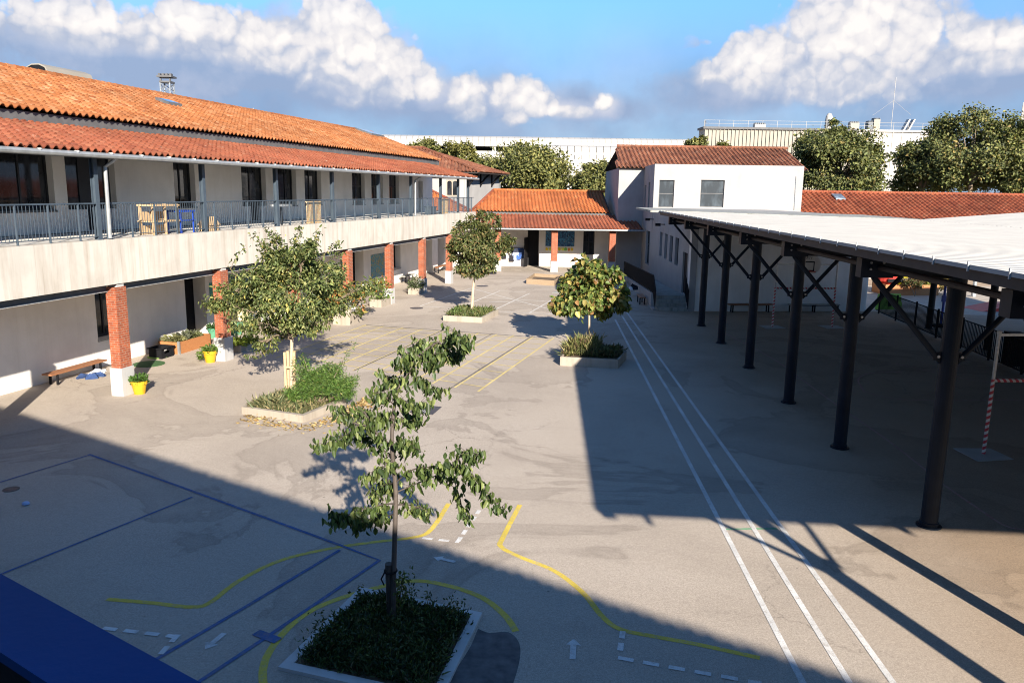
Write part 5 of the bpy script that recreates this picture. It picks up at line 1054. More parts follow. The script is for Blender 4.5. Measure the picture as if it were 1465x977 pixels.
for t0, t1, lab in ((12.35, 14.1, 'panel of pale wood and coloured pieces leaning on the gallery railing above the big tree'), (30.9, 32.7, 'speckled play panel leaning on the railing at the far end of the gallery')):
    t = thing('leaning_board', lab, 'leaning board', FL((t0 + t1) / 2, 0.45, 4.78)); m = MB(); m.box((t0 + 0.3, 0.36, 4.80), (t1 - 0.2, 0.44, 5.74), FL)
    m.build('board', m_mural('panel_%d' % int(t0), [(0.6, 0.45, 0.25), (0.72, 0.6, 0.42), (0.5, 0.2, 0.08), (0.66, 0.5, 0.2), (0.25, 0.3, 0.2), (0.6, 0.55, 0.5)], 9), t)
    m = MB(); m.box((t0 + 0.27, 0.35, 5.742), (t1 - 0.17, 0.46, 5.79), FL); m.build('top_edge', M['wood_pale'], t)
m = MB(); m.box((29.3, 0.45, 4.78), (30.3, 0.9, 5.25), FL); gb_ = thing('storage_box', 'blue grey storage box on the gallery before the far play panel', 'box', FL(29.8, 0.7, 4.78)); m.build('body', M['steel'], gb_); m = MB(); m.box((29.27, 0.42, 5.252), (30.33, 0.93, 5.30), FL); m.build('lid', M['steel'], gb_)
ov = thing('oval_table', 'grey oval table top on a single dark leg on the gallery', 'table', FL(11.2, 1.0, 4.78)); c = FL(11.3, 0.9, 5.58); F_o = frame((c.x, c.y), LD)
m = MB(); m.prism([(0.75 * math.cos(a), 0.32 * math.sin(a)) for a in np.linspace(0, 2 * math.pi, 25)[:-1]], lambda a, d, c2: F_o(a, c2, d + 5.58), 0, 0.09); m.build('table_top', M['galv'], ov); m = MB(); m.tube([FL(11.3, 0.9, 4.78), FL(11.3, 0.9, 5.58)], 0.05, 8); m.build('leg', M['black'], ov)
# ------------------------------------------------------------------ leaves
def unit(a): return a / np.maximum(np.linalg.norm(a, axis=1, keepdims=True), 1e-9)
def leaf_obj(name, P, D, L, asp, C, mat, parent, fold=0.25, curl=0.15, normals=None):
    N = len(P); D = unit(D); R = rng.normal(size=(N, 3)) if normals is None else np.cross(D, normals) + 0.25 * rng.normal(size=(N, 3))
    S = unit(np.cross(D, np.cross(R, D))) if normals is None else unit(R - D * (R * D).sum(1, keepdims=True)); Nn = np.cross(S, D)
    L = np.asarray(L)[:, None]; Wd = L * asp * 0.5
    up = Nn * Wd * fold * 2
    v0 = P; v3 = P + D * L - Nn * L * curl
    l1 = P + D * L * 0.28 + S * Wd * 0.92 + up; l2 = P + D * L * 0.64 + S * Wd * 0.80 + up - Nn * L * curl * 0.4
    r1 = P + D * L * 0.28 - S * Wd * 0.92 + up; r2 = P + D * L * 0.64 - S * Wd * 0.80 + up - Nn * L * curl * 0.4
    V = np.stack([v0, l1, l2, v3, r2, r1], 1).reshape(-1, 3) - (np.array(wpos(parent)) if parent else 0)
    b = np.arange(N)[:, None] * 6; Fq = np.concatenate([b + [0, 3, 2, 1], b + [0, 5, 4, 3]], 1).reshape(-1, 4)
    me = bpy.data.meshes.new(name); me.vertices.add(len(V)); me.vertices.foreach_set('co', V.astype(np.float32).ravel())
    me.loops.add(len(Fq) * 4); me.loops.foreach_set('vertex_index', Fq.astype(np.int32).ravel()); me.polygons.add(len(Fq)); me.polygons.foreach_set('loop_start', np.arange(len(Fq), dtype=np.int32) * 4)
    me.update(calc_edges=True); at = me.color_attributes.new('Col', 'FLOAT_COLOR', 'POINT')
    cc = np.repeat(np.hstack([C, np.ones((N, 1))]), 6, 0).astype(np.float32); at.data.foreach_set('color', cc.ravel()); me.materials.append(M[mat])
    o = bpy.data.objects.new(name, me); COL.objects.link(o); o.parent = parent; return o
def tones(N, cols, wts, jit=0.25):
    cols = np.array(cols); i = rng.choice(len(cols), N, p=np.array(wts) / sum(wts)); k = np.clip(rng.normal(1, jit, (N, 1)), 0.4, 1.8); return np.clip(cols[i] * k, 0.003, 0.8)
def clumps(ells, leaf, sub=14, sig=0.20):
    """ells: (centre, radii(3), n). leaves gathered in twiggy sub clumps with gaps between"""
    P = []; 
    for c, r, n in ells:
        c = np.array(c); r = np.array(r); K = max(3, int(sub)); q = unit(rng.normal(size=(K, 3))) * (rng.random((K, 1)) ** 0.40); cen = c + q * r
        idx = rng.integers(0, K, n); sg = sig * np.cbrt(np.prod(r)); P.append(cen[idx] + rng.normal(size=(n, 3)) * sg * [1, 1, 0.75])
    return np.vstack(P)
def limb(mb, pts, r0, r1, n=8, sub=4):
    pp = smooth_path(pts, sub); k = len(pp); mb.tube(pp, [r0 + (r1 - r0) * i / (k - 1) for i in range(k)], n)
# ------------------------------------------------------------------ sparse young tree in front
tb0 = g(563, 893); Y1 = tb0.y
V1 = lambda px, py, dy=0.0: v(px, py, Y1 + dy)
t1 = thing('young_tree', 'sparse young tree with large drooping leaves in the square bed at the front', 'tree', tb0)
m = MB(); tr = [tb0, V1(563, 830), V1(565, 760), V1(566, 700), V1(561, 645), V1(562, 600, 0.05), V1(569, 560, 0.1), V1(586, 528, 0.2), V1(603, 505, 0.25), V1(628, 489, 0.35), V1(655, 480, 0.4)]
limb(m, tr, 0.044, 0.007, 10); m.build('trunk', M['bark_dark'], t1)
BR = [([(566, 690, 0), (590, 672, -.2), (615, 668, -.35), (650, 665, -.5), (685, 690, -.65), (716, 727, -.75)], 120), ([(565, 705, 0), (600, 690, .25), (640, 678, .4), (656, 705, .5), (664, 742, .55)], 80), ([(650, 668, -.5), (660, 650, -.5), (672, 646, -.55), (690, 652, -.6)], 40),
      ([(562, 640, 0), (540, 620, -.2), (515, 608, -.35), (480, 632, -.5), (452, 634, -.55)], 78), ([(515, 608, -.3), (498, 600, -.35), (490, 592, -.35), (488, 586, -.35)], 34), ([(540, 622, -.2), (528, 600, -.1), (521, 588, 0)], 36),
      ([(563, 660, 0), (545, 640, .3), (525, 625, .5), (505, 628, .6)], 50), ([(566, 720, 0), (545, 722, -.3), (515, 730, -.45), (488, 740, -.55), (478, 735, -.6)], 96), ([(565, 735, 0), (545, 740, .25), (520, 745, .4), (505, 752, .45)], 56),
      ([(566, 722, 0), (585, 722, .2), (606, 728, .3), (612, 732, .3)], 34), ([(562, 610, 0), (575, 600, .3), (590, 598, .4), (598, 600, .45)], 40), ([(565, 580, .1), (548, 565, -.1), (541, 562, -.15)], 34),
      ([(575, 548, .12), (560, 540, .4), (552, 545, .5)], 34), ([(583, 532, .2), (605, 545, .4), (628, 560, .45)], 42), ([(566, 570, .1), (585, 575, -.2), (600, 580, -.3)], 40), ([(600, 508, .25), (580, 512, 0), (572, 515, -.1)], 34),
      ([(625, 490, .3), (600, 496, .6), (593, 500, .6)], 40), ([(640, 483, .35), (652, 478, .1), (664, 486, -.1), (668, 492, -.1)], 56), ([(628, 489, .35), (640, 505, .5), (655, 508, .6)], 50), ([(620, 492, .3), (615, 510, .1), (622, 520, 0)], 44), ([(564, 640, 0), (580, 630, -.3), (592, 640, -.45)], 46), ([(563, 660, 0), (548, 668, -.3), (530, 680, -.4)], 48), ([(564, 600, 0), (545, 595, .25), (535, 605, .4)], 40), ([(565, 690, 0), (548, 695, .3), (535, 705, .4)], 44)]
m = MB(); PP = []; 
for pts, n in BR:
    pw = [V1(*p) for p in pts]; limb(m, pw, 0.012, 0.003, 6)
    sp = smooth_path(pw, 6)
    for i in range(int(n * 1.75)):
        f = rng.random() ** 0.75 * 0.88 + 0.12; k = f * (len(sp) - 1); a = int(min(k, len(sp) - 2)); p = sp[a].lerp(sp[a + 1], k - a); PP.append(np.array(p) + rng.normal(size=3) * [0.055, 0.08, 0.04])
for pts, n in BR:
    sp = smooth_path([V1(*p) for p in pts], 6)
    for i in range(7):
        a = sp[random.randint(3, len(sp) - 1)]; e = a + Vector((random.uniform(-.2, .2), random.uniform(-.2, .2), random.uniform(-.05, .2))); m.tube([a, a.lerp(e, .5) + Vector((0, 0, .02)), e], [0.004, 0.003, 0.002], 4)
        PP += [np.array(a.lerp(e, f)) + rng.normal(size=3) * 0.03 for f in (0.5, 0.7, 0.85, 1.0)]
m.build('branches', M['bark_dark'], t1)
sp = smooth_path(tr[6:], 6)
for i in range(120): k = rng.random() * (len(sp) - 1); a = int(min(k, len(sp) - 2)); PP.append(np.array(sp[a].lerp(sp[a + 1], k - a)) + rng.normal(size=3) * [0.09, 0.12, 0.05])
PP = np.array(PP); N = len(PP); D = np.stack([rng.normal(0, 0.26, N), rng.normal(0, 0.26, N), -1 + rng.normal(0, 0.25, N)], 1)
leaf_obj('leaves', PP, D, np.clip(rng.normal(0.108, 0.024, N), 0.045, 0.17), 0.52, tones(N, [(0.07, 0.105, 0.03), (0.11, 0.15, 0.045), (0.20, 0.235, 0.08), (0.05, 0.08, 0.028)], [4, 4, 2, 3], 0.2), 'leaf', t1, 0.3, 0.22)
st = thing('tree_stake', 'dark wooden stake with a rubber strap tied to the young front tree', 'stake', g(558, 890)); m = MB(); q = g(559, 886); m.tube([q, V1(556, 806, 0.02)], 0.055, 8); m.build('stake', M['bark_dark'], st)
m = MB(); c = V1(556, 816, 0); m.tube([c + Vector((0.09 * math.cos(a) + 0.03, 0.09 * math.sin(a), 0.01 * math.sin(a))) for a in np.linspace(0, 2 * math.pi, 14)], 0.014, 6, False); m.tube([c + Vector((-0.05, -0.05, 0)), c + Vector((-0.10, -0.07, -0.1)), c + Vector((-0.06, -0.06, -0.2))], 0.012, 6); m.build('strap', M['black'], st)
vn_ = thing('climbing_weed', 'pale green weed climbing beside the stake of the front tree', 'plant', g(573, 868)); m = MB(); sw_ = [g(570, 878), V1(573, 850, .05), V1(576, 820, .05)]; limb(m, sw_, 0.01, 0.004, 5); m.build('stem', M['bark'], vn_)
p = np.vstack([np.array(smooth_path(sw_, 12)[int(k)]) + rng.normal(size=3) * [0.07, 0.07, 0.06] for k in rng.integers(0, 24, 150)]); leaf_obj('leaves', p, rng.normal(size=(150, 3)) + [0, 0, .2], np.full(150, 0.065), 0.6, tones(150, [(0.12, 0.16, 0.05), (0.09, 0.13, 0.04)], [1, 1]), 'leaf', vn_)
# square bed with pale kerb
def kerb_bed(name, label, px, h, w, mat, soil_h, cat='planter', outer=None):
    P = [Vector((p.x, p.y, 0)) for p in G(*px)]; c = sum(P, Vector()) / len(P); t = thing(name, label, cat, c); m = MB(); n = len(P)
    def inn(i, w_):
        a, b2, d = P[i - 1], P[i], P[(i + 1) % n]; e1_ = (b2 - a).normalized(); e2_ = (d - b2).normalized(); bis = (e2_ - e1_); bis.normalize(); s = abs(e1_.cross(bis).z); return b2 + bis * (w_ / max(s, 0.3))
    Q = [inn(i, w) for i in range(n)]; Z = Vector((0, 0, h))
    for i in range(n):
        j = (i + 1) % n; m.hexa([P[i], P[j], Q[j], Q[i], P[i] + Z, P[j] + Z, Q[j] + Z, Q[i] + Z])
    m.build('kerb', M[mat], t, bevel=0.01); m = MB(); m.poly([q + Vector((0, 0, soil_h)) for q in Q]); m.build('soil', M['soil'], t); return t, P, Q
bed1, BP, BQ = kerb_bed('tree_bed', 'square tree bed with pale flush concrete kerb around the front tree', ((398, 958), (516, 843), (690, 880), (628, 1010)), 0.05, 0.15, 'kerb_pale', 0.03)
def in_quad(Q, n):
    u, w_ = rng.random(n), rng.random(n); Q = [np.array(q) for q in Q]; return (Q[0] * ((1 - u) * (1 - w_))[:, None] + Q[1] * (u * (1 - w_))[:, None] + Q[2] * (u * w_)[:, None] + Q[3] * ((1 - u) * w_)[:, None])
def cover(name, Q, n, h, cols, wts, L, asp, mat='leaf', upk=1.0, zoff=0.03, patch=0.9, parent=None):
    P = in_quad(Q, n); f = np.sin(P[:, 0] * 5.1 + 1.3) * np.sin(P[:, 1] * 4.3) + 0.6 * np.sin(P[:, 0] * 11 + P[:, 1] * 9); z = np.clip(0.55 + 0.35 * f * patch, 0.1, 1.2)
    P[:, 2] = zoff + h * z * rng.random(n) ** 0.7; P[:, :2] += rng.normal(0, 0.05, (n, 2)); D = rng.normal(size=(n, 3)); D[:, 2] = np.abs(D[:, 2]) * upk + 0.15
    return leaf_obj(name, P, D, np.clip(rng.normal(L, L * 0.3, n), 0.03, 1), asp, tones(n, cols, wts, 0.35), mat, parent, 0.2, 0.2)
o = cover('ground_cover', [q + (sum(BQ, Vector()) / 4 - q) * 0.07 for q in BQ], 15000, 0.13, [(0.035, 0.060, 0.022), (0.055, 0.085, 0.030), (0.12, 0.15, 0.05), (0.20, 0.19, 0.12), (0.10, 0.07, 0.04)], [6, 6, 2, 0.5, 0.7], 0.085, 0.28); tag(o, 'dark leafy ground cover filling the square bed at the front', 'ground cover', kind='stuff')
Pw = in_quad(BQ, 60); lo_ = []; 
for q in Pw:
    hh_ = rng.uniform(0.25, 0.5)
    for j in range(26): lo_.append([q[0] + rng.normal(0, 0.03) * (1 + j / 14), q[1] + rng.normal(0, 0.03) * (1 + j / 14), 0.05 + hh_ * j / 26])
lo_ = np.array(lo_); N = len(lo_); o = leaf_obj('tall_weeds', lo_, rng.normal(size=(N, 3)) + [0, 0, 0.6], np.full(N, 0.06), 0.4, tones(N, [(0.05, 0.08, 0.03), (0.09, 0.12, 0.04)], [2, 1]), 'leaf', None); tag(o, 'scattered taller weeds standing in the front tree bed', 'weeds', kind='stuff')
# ------------------------------------------------------------------ broad tree left of centre
tb2 = g(417, 563); Y2 = tb2.y
V2 = lambda px, py, dy=0.0: v(px, py, Y2 + dy)
def crown_tree(name, label, base, Yb, trunk, ells, leafL, asp, cols, wts, r0, matb='bark', sub=14, sig=0.22, droop=0.5, limb_r=0.05, jit=0.25, sprigs=(), dense=1.1, wide=1.0):
    t = thing(name, label, 'tree', base); m = MB(); limb(m, trunk, r0, r0 * 0.62, 10); m.build('trunk', M[matb], t); top = trunk[-1]; m = MB(); E = []; pxm = Yb / 1153.0
    for px, py, rx, ry, dy, n in ells:
        n = int(n * dense); rx *= wide; px = ells[0][0] + (px - ells[0][0]) * (wide + 1) / 2; c = v(px, py, Yb + dy); E.append((c, (rx * pxm, (rx * pxm) * 0.9, ry * pxm), n)); mid = top.lerp(c, 0.55) + Vector((0, 0, 0.12)); limb(m, [top + (trunk[-2] - top) * random.random() * 0.5, mid, c], limb_r * 0.6, 0.012, 6, 3)
        for j in range(5):
            e = c + Vector((random.uniform(-1, 1) * rx * pxm * .8, random.uniform(-1, 1) * rx * pxm * .7, random.uniform(-.6, .9) * ry * pxm)); limb(m, [mid.lerp(c, 0.4), c.lerp(e, 0.5), e], 0.016, 0.005, 5, 2)
    EX = []
    for pts in sprigs:
        pw = [v(px, py, Yb + random.uniform(-.4, .4)) for px, py in pts]; limb(m, pw, 0.014, 0.004, 5); sp = smooth_path(pw, 6)
        for i in range(46): k = rng.random() ** 0.8 * (len(sp) - 1); a = int(min(k, len(sp) - 2)); EX.append(np.array(sp[a].lerp(sp[a + 1], k - a)) + rng.normal(size=3) * [0.06, 0.08, 0.05])
    m.build('branches', M['bark'], t); P = clumps(E, leafL, sub, sig); P = np.vstack([P, np.array(EX)]) if EX else P; N = len(P); cen = P.mean(0); out_ = unit(P - cen)
    D = out_ * 0.5 + rng.normal(size=(N, 3)) * 0.6; D[:, 2] -= droop; nrm = unit(out_ * 0.7 + np.array([0, 0, 0.9]) + rng.normal(size=(N, 3)) * 0.5)
    leaf_obj('crown', P, D, np.clip(rng.normal(leafL, leafL * 0.22, N), leafL * 0.4, leafL * 1.7), asp, tones(N, cols, wts, jit), 'leaf', t, 0.25, 0.2, nrm); return t
GR = [(0.115, 0.15, 0.048), (0.175, 0.205, 0.068), (0.26, 0.265, 0.10), (0.08, 0.11, 0.038), (0.38, 0.32, 0.09)]
t2 = crown_tree('broad_leaf_tree', 'broad leafy green tree in a kerbed bed left of centre before the arcade', tb2, Y2, [tb2, V2(417, 530), V2(417, 500), V2(418, 478)],
    [(415, 395, 48, 36, 0, 1900), (375, 395, 32, 26, -.6, 900), (455, 395, 34, 28, .6, 1000), (400, 360, 28, 20, .5, 560), (435, 362, 26, 18, -.4, 520), (360, 428, 36, 22, .6, 900), (325, 435, 26, 20, -.2, 560), (330, 410, 26, 12, .9, 300), (420, 440, 50, 28, -.7, 1600), (465, 436, 30, 22, .3, 760), (395, 470, 28, 16, .4, 520), (445, 464, 22, 13, -.5, 330), (380, 490, 20, 10, .1, 130), (510, 415, 18, 8, .4, 110), (355, 462, 26, 14, -.5, 300), (470, 395, 22, 22, -.9, 420)], 0.118, 0.46, GR, [4, 4, 3, 4, 0.5], 0.075, 'bark_pale', 15, 0.23, dense=1.45, sprigs=([(385, 365), (372, 345), (362, 335)], [(400, 358), (392, 340), (386, 330)], [(425, 355), (424, 340), (430, 326)], [(440, 358), (450, 342), (457, 329)], [(455, 372), (470, 358), (483, 346)], [(460, 380), (480, 368), (488, 362)], [(350, 400), (330, 385), (352, 350)], [(480, 430), (508, 416), (530, 404)], [(330, 430), (312, 440), (306, 448)], [(385, 500), (368, 508), (352, 508)]))
sk = thing('tree_guard', 'pale wooden guard stakes around the trunk of the broad tree', 'tree guard', tb2)
for dx, dy in ((-0.14, -0.08), (0.14, -0.05), (0.10, 0.13), (-0.10, 0.12)): m = MB(); m.box((tb2.x + dx - 0.035, tb2.y + dy - 0.035, 0.1), (tb2.x + dx + 0.035, tb2.y + dy + 0.035, 1.35)); m.build('stake', M['wood_pale'], sk)
m = MB(); m.box((tb2.x - 0.17, tb2.y - 0.125, 0.85), (tb2.x + 0.17, tb2.y - 0.105, 0.91)); m.build('cross_slat', M['wood_pale'], sk)
bed2, B2P, B2Q = kerb_bed('tree_bed', 'raised kerb bed with dry weeds and leaf litter around the broad tree', ((346, 592), (434, 605), (496, 579), (404, 564)), 0.21, 0.13, 'kerb', 0.09)
o = cover('dry_weeds', B2Q, 3000, 0.17, [(0.26, 0.22, 0.11), (0.12, 0.14, 0.06), (0.33, 0.27, 0.14), (0.08, 0.11, 0.04)], [3, 3, 2, 2], 0.13, 0.16, upk=1.6, zoff=0.11); tag(o, 'dry straw coloured weeds covering the bed of the broad tree', 'weeds', kind='stuff')
gt = thing('grass_tuft', 'pale grey green grass tuft hanging over the front kerb of the broad tree bed', 'grass tuft', g(388, 592)); c_ = g(388, 588) + Vector((0, 0, 0.18)); N = 420; a_ = rng.random(N) * 6.28; D = np.stack([np.cos(a_), np.sin(a_), rng.uniform(0.1, 1.6, N)], 1)
leaf_obj('blades', np.array(c_) + rng.normal(size=(N, 3)) * [0.16, 0.12, 0.03], D, np.clip(rng.normal(0.32, 0.08, N), 0.1, 0.5), 0.06, tones(N, [(0.20, 0.22, 0.11), (0.14, 0.17, 0.08), (0.30, 0.27, 0.14)], [3, 3, 2]), 'leaf', gt, 0.2, 0.35)
# fallen leaves along the kerb
N = 620; ed = [g(350, 595), g(432, 609), g(500, 582), g(520, 572)]; sp = smooth_path(ed, 12); P = np.array([sp[int(i)] for i in rng.integers(0, len(sp), N)]) + np.abs(rng.normal(size=(N, 3))) * [0.30, -0.30, 0]; P[:, 2] = rng.random(N) * 0.05 + 0.008
D = rng.normal(size=(N, 3)) * [1, 1, 0.25]; o = leaf_obj('fallen_leaves', P, D, np.clip(rng.normal(0.10, 0.03, N), 0.04, 0.2), 0.4, tones(N, [(0.42, 0.30, 0.13), (0.30, 0.18, 0.07), (0.5, 0.40, 0.2)], [2, 1, 1]), 'leaf', None); tag(o, 'fallen yellow brown leaves lying along the raised kerb', 'leaf litter', kind='stuff')
sh = thing('feathery_shrub', 'bright green feathery shrub overhanging the raised kerb right of the broad tree', 'shrub', g(460, 582)); Ys = g(458, 584).y
E = []; m = MB(); root = v(455, 578, Ys)
for px, py, rx, ry, dy, n in ((455, 553, 30, 18, 0, 2600), (485, 548, 22, 20, .2, 1700), (430, 560, 24, 14, -.2, 1400), (470, 535, 26, 14, .3, 1300), (440, 535, 22, 16, .5, 800), (495, 560, 18, 16, -.3, 900)):
    c = v(px, py, Ys + dy); E.append((c, (rx * Ys / 1153, rx * Ys / 1153, ry * Ys / 1153), n)); limb(m, [root, root.lerp(c, 0.6), c], 0.025, 0.008, 6)
rods = [(430, 540, 420, 515), (478, 540, 508, 488), (440, 530, 432, 508), (480, 545, 512, 540)]
PR = []
for a, b2, c, d in rods:
    A_, B_ = v(a, b2, Ys), v(c, d, Ys + random.uniform(-.3, .6)); limb(m, [A_, A_.lerp(B_, .5) + Vector((0, 0, .08)), B_], 0.012, 0.004, 5); PR += [np.array(A_.lerp(B_, f)) + rng.normal(size=3) * 0.045 for f in rng.random(150)]
m.build('stems', M['bark'], sh); E = [(a_, b_, int(n_ * 1.35)) for a_, b_, n_ in E]; P = np.vstack([clumps(E, 0.1, 18, 0.23), np.array(PR)]); N = len(P); leaf_obj('foliage', P, rng.normal(size=(N, 3)) + [0, 0, 0.25], np.clip(rng.normal(0.095, 0.025, N), 0.04, 0.17), 0.17, tones(N, [(0.10, 0.19, 0.035), (0.07, 0.14, 0.03), (0.16, 0.24, 0.06), (0.25, 0.25, 0.08)], [4, 3, 3, .5]), 'leaf', sh)
# ------------------------------------------------------------------ slim round tree
tb3 = g(675, 451); Y3 = tb3.y; V3 = lambda px, py, dy=0.0: v(px, py, Y3 + dy)
crown_tree('round_leaf_tree', 'slim trunked tree with round olive crown in front of the far end of the arcade', tb3, Y3, [tb3, V3(676, 425), V3(678, 400), V3(680, 385)],
    [(680, 355, 34, 30, 0, 2300), (660, 345, 22, 18, -.5, 800), (700, 340, 22, 20, .5, 900), (685, 322, 22, 14, .2, 650), (665, 375, 22, 16, .4, 700), (702, 370, 20, 18, -.6, 750), (645, 362, 12, 10, .1, 240), (733, 350, 11, 9, .2, 190), (680, 388, 20, 10, -.2, 420), (655, 325, 12, 9, 0, 170), (640, 350, 9, 7, .3, 90), (741, 344, 7, 5, .2, 60), (728, 338, 8, 6, -.2, 80), (702, 312, 9, 7, .2, 110), (690, 308, 8, 6, 0, 90), (648, 330, 8, 4, -.2, 60), (715, 318, 8, 9, .2, 110), (722, 355, 9, 12, -.3, 150)], 0.155, 0.5, [(0.105, 0.13, 0.042), (0.155, 0.17, 0.06), (0.20, 0.17, 0.07), (0.07, 0.09, 0.034), (0.26, 0.18, 0.08)], [4, 4, 2, 3, 1], 0.085, 'bark_pale', 14, 0.24, wide=0.72, dense=1.6)
bed3, B3P, B3Q = kerb_bed('tree_bed', 'low concrete bed with grass around the slim round tree', ((634, 459), (690, 462), (713, 449.5), (656, 445.5)), 0.27, 0.13, 'kerb', 0.19)
o = cover('bed_grass', B3Q, 3000, 0.22, [(0.13, 0.16, 0.05), (0.22, 0.20, 0.08), (0.09, 0.13, 0.04)], [3, 2, 3], 0.16, 0.18, upk=1.5, zoff=0.18); tag(o, 'green and yellow grass in the bed of the slim round tree', 'grass', kind='stuff')
gsh = thing('low_bush', 'low green bush spilling over the left kerb of the slim tree bed', 'bush', g(652, 459)); P = clumps([(v(651, 452, Y3 - 1.3), (0.45, 0.45, 0.3), 500)], .1, 8, .3); leaf_obj('foliage', P, rng.normal(size=(500, 3)), np.full(500, 0.12), 0.5, tones(500, [(0.09, 0.15, 0.04), (0.13, 0.19, 0.05)], [1, 1]), 'leaf', gsh); m = MB(); a = g(652, 459); m.tube([a, a + Vector((0, 0, 0.3))], 0.03, 6); m.build('stem', M['bark'], gsh)
# ------------------------------------------------------------------ autumn maple
tb4 = g(843, 499); Y4 = tb4.y; V4 = lambda px, py, dy=0.0: v(px, py, Y4 + dy)
crown_tree('autumn_tree', 'small tree with large yellowing brown edged leaves in a boxed bed right of centre', tb4, Y4, [tb4, V4(843, 478), V4(843, 458), V4(843, 440)],
    [(845, 416, 34, 22, 0, 640), (825, 434, 26, 12, -.4, 330), (808, 434, 18, 12, .2, 240), (868, 400, 24, 18, .4, 460), (840, 388, 20, 14, -.2, 330), (830, 403, 22, 16, .5, 340), (875, 428, 20, 12, -.4, 300), (888, 425, 10, 10, .1, 110), (852, 442, 24, 9, .3, 220), (812, 408, 12, 8, -.3, 110), (835, 376, 10, 6, 0, 60), (797, 430, 8, 8, .1, 50), (800, 440, 10, 6, -.3, 50), (893, 414, 7, 6, .2, 40), (890, 438, 9, 6, .3, 40), (858, 378, 8, 6, .2, 40), (880, 394, 7, 6, -.2, 36), (818, 395, 8, 6, .1, 36)], 0.215, 0.78, [(0.12, 0.17, 0.042), (0.22, 0.24, 0.065), (0.34, 0.28, 0.085), (0.27, 0.15, 0.055), (0.085, 0.13, 0.036)], [4, 3, 2.4, 1.5, 3], 0.055, 'bark_pale', 9, 0.32, 0.6, dense=1.3, wide=0.95)
wp4, c4 = wooden_planter('long pale boxed tree bed with grasses below the autumn tree', [g(801, 523), g(884, 527.5), g(896, 514), g(815, 509)], 0.34, 'kerb', 'tree_bed', 0.85)
Q4 = [g(806, 520), g(880, 523.5), g(890, 514.5), g(818, 511)]
o = cover('tall_grass', [Q4[0], Q4[0].lerp(Q4[1], 0.55), Q4[3].lerp(Q4[2], 0.55), Q4[3]], 1900, 0.6, [(0.24, 0.23, 0.09), (0.15, 0.18, 0.06), (0.32, 0.27, 0.13), (0.20, 0.13, 0.08)], [3, 3, 2, 1], 0.34, 0.07, upk=2.6, zoff=0.24); tag(o, 'tall yellow green grasses at the left of the boxed tree bed', 'grass', kind='stuff')
o = cover('low_shrubbery', [Q4[0].lerp(Q4[1], 0.5), Q4[1], Q4[2], Q4[3].lerp(Q4[2], 0.5)], 1900, 0.42, [(0.08, 0.10, 0.04), (0.13, 0.14, 0.06), (0.17, 0.12, 0.06)], [3, 2, 1], 0.14, 0.3, upk=1.2, zoff=0.24); tag(o, 'dark low shrubs at the right of the boxed tree bed', 'shrubs', kind='stuff')
# ------------------------------------------------------------------ shrubs by the fourth pillar and in the second yard
def bush(name, label, px, py, Y, ells, cols, wts, L, asp=0.45, base_z=0.0, group=None):
    q = v(px, py, Y); t = thing(name, label, 'bush', (q.x, q.y, base_z), group); E = []; m = MB()
    for x, y, rx, ry, n in ells: c = v(x, y, Y + random.uniform(-.4, .4)); k = Y / 1153; E.append((c, (rx * k, rx * k, ry * k), n)); limb(m, [Vector((q.x, q.y, base_z)), Vector((q.x, q.y, base_z)).lerp(c, 0.6), c], 0.025, 0.008, 5)
    m.build('stems', M['bark'], t); P = clumps(E, L, 10, 0.3); N = len(P); P[:, 2] = np.maximum(P[:, 2], base_z + 0.05); leaf_obj('foliage', P, rng.normal(size=(N, 3)) + [0, 0, .2], np.clip(rng.normal(L, L * .25, N), .04, 1), asp, tones(N, cols, wts), 'leaf', t); return t
Yq = g(497, 462).y
bush('autumn_shrub', 'loose yellow and green shrub growing from the white spotted planter', 497, 450, Yq, [(500, 420, 22, 12, 420), (525, 412, 22, 8, 260), (480, 428, 20, 12, 380), (545, 404, 12, 5, 80), (470, 440, 18, 10, 260), (515, 448, 14, 8, 160), (478, 415, 14, 9, 150)], [(0.14, 0.17, 0.05), (0.26, 0.22, 0.06), (0.09, 0.12, 0.04), (0.45, 0.19, 0.06)], [4, 3, 3, 0.8], 0.19, 0.4, 0.5)
bush('rust_shrub', 'small rust coloured shrub between the broad tree and the spotted planter', 468, 445, Yq - 2, [(470, 424, 10, 7, 160), (477, 430, 10, 7, 140)], [(0.36, 0.14, 0.04), (0.45, 0.24, 0.07), (0.22, 0.13, 0.05)], [3, 2, 1], 0.2, 0.4)
bush('yellow_green_shrub', 'sunlit yellow green shrub at the end of the long planter in the second yard', 1338, 412, 53, [(1333, 394, 12, 12, 500), (1346, 398, 12, 12, 500), (1322, 402, 10, 10, 300)], [(0.22, 0.25, 0.06), (0.34, 0.30, 0.09), (0.14, 0.19, 0.05)], [3, 2, 2], 0.22, 0.4)
bush('straw_grass', 'tall straw coloured ornamental grass right of the yellow green shrub', 1356, 412, 52.5, [(1356, 402, 9, 10, 420)], [(0.45, 0.36, 0.17), (0.36, 0.28, 0.12)], [1, 1], 0.5, 0.08)
bush('dark_shrub', 'dark red leaved shrub spilling from the timber planter under the red shell', 1310, 412, 51.6, [(1312, 406, 8, 7, 200), (1302, 404, 8, 6, 160)], [(0.12, 0.08, 0.04), (0.09, 0.12, 0.04)], [1, 1], 0.2)
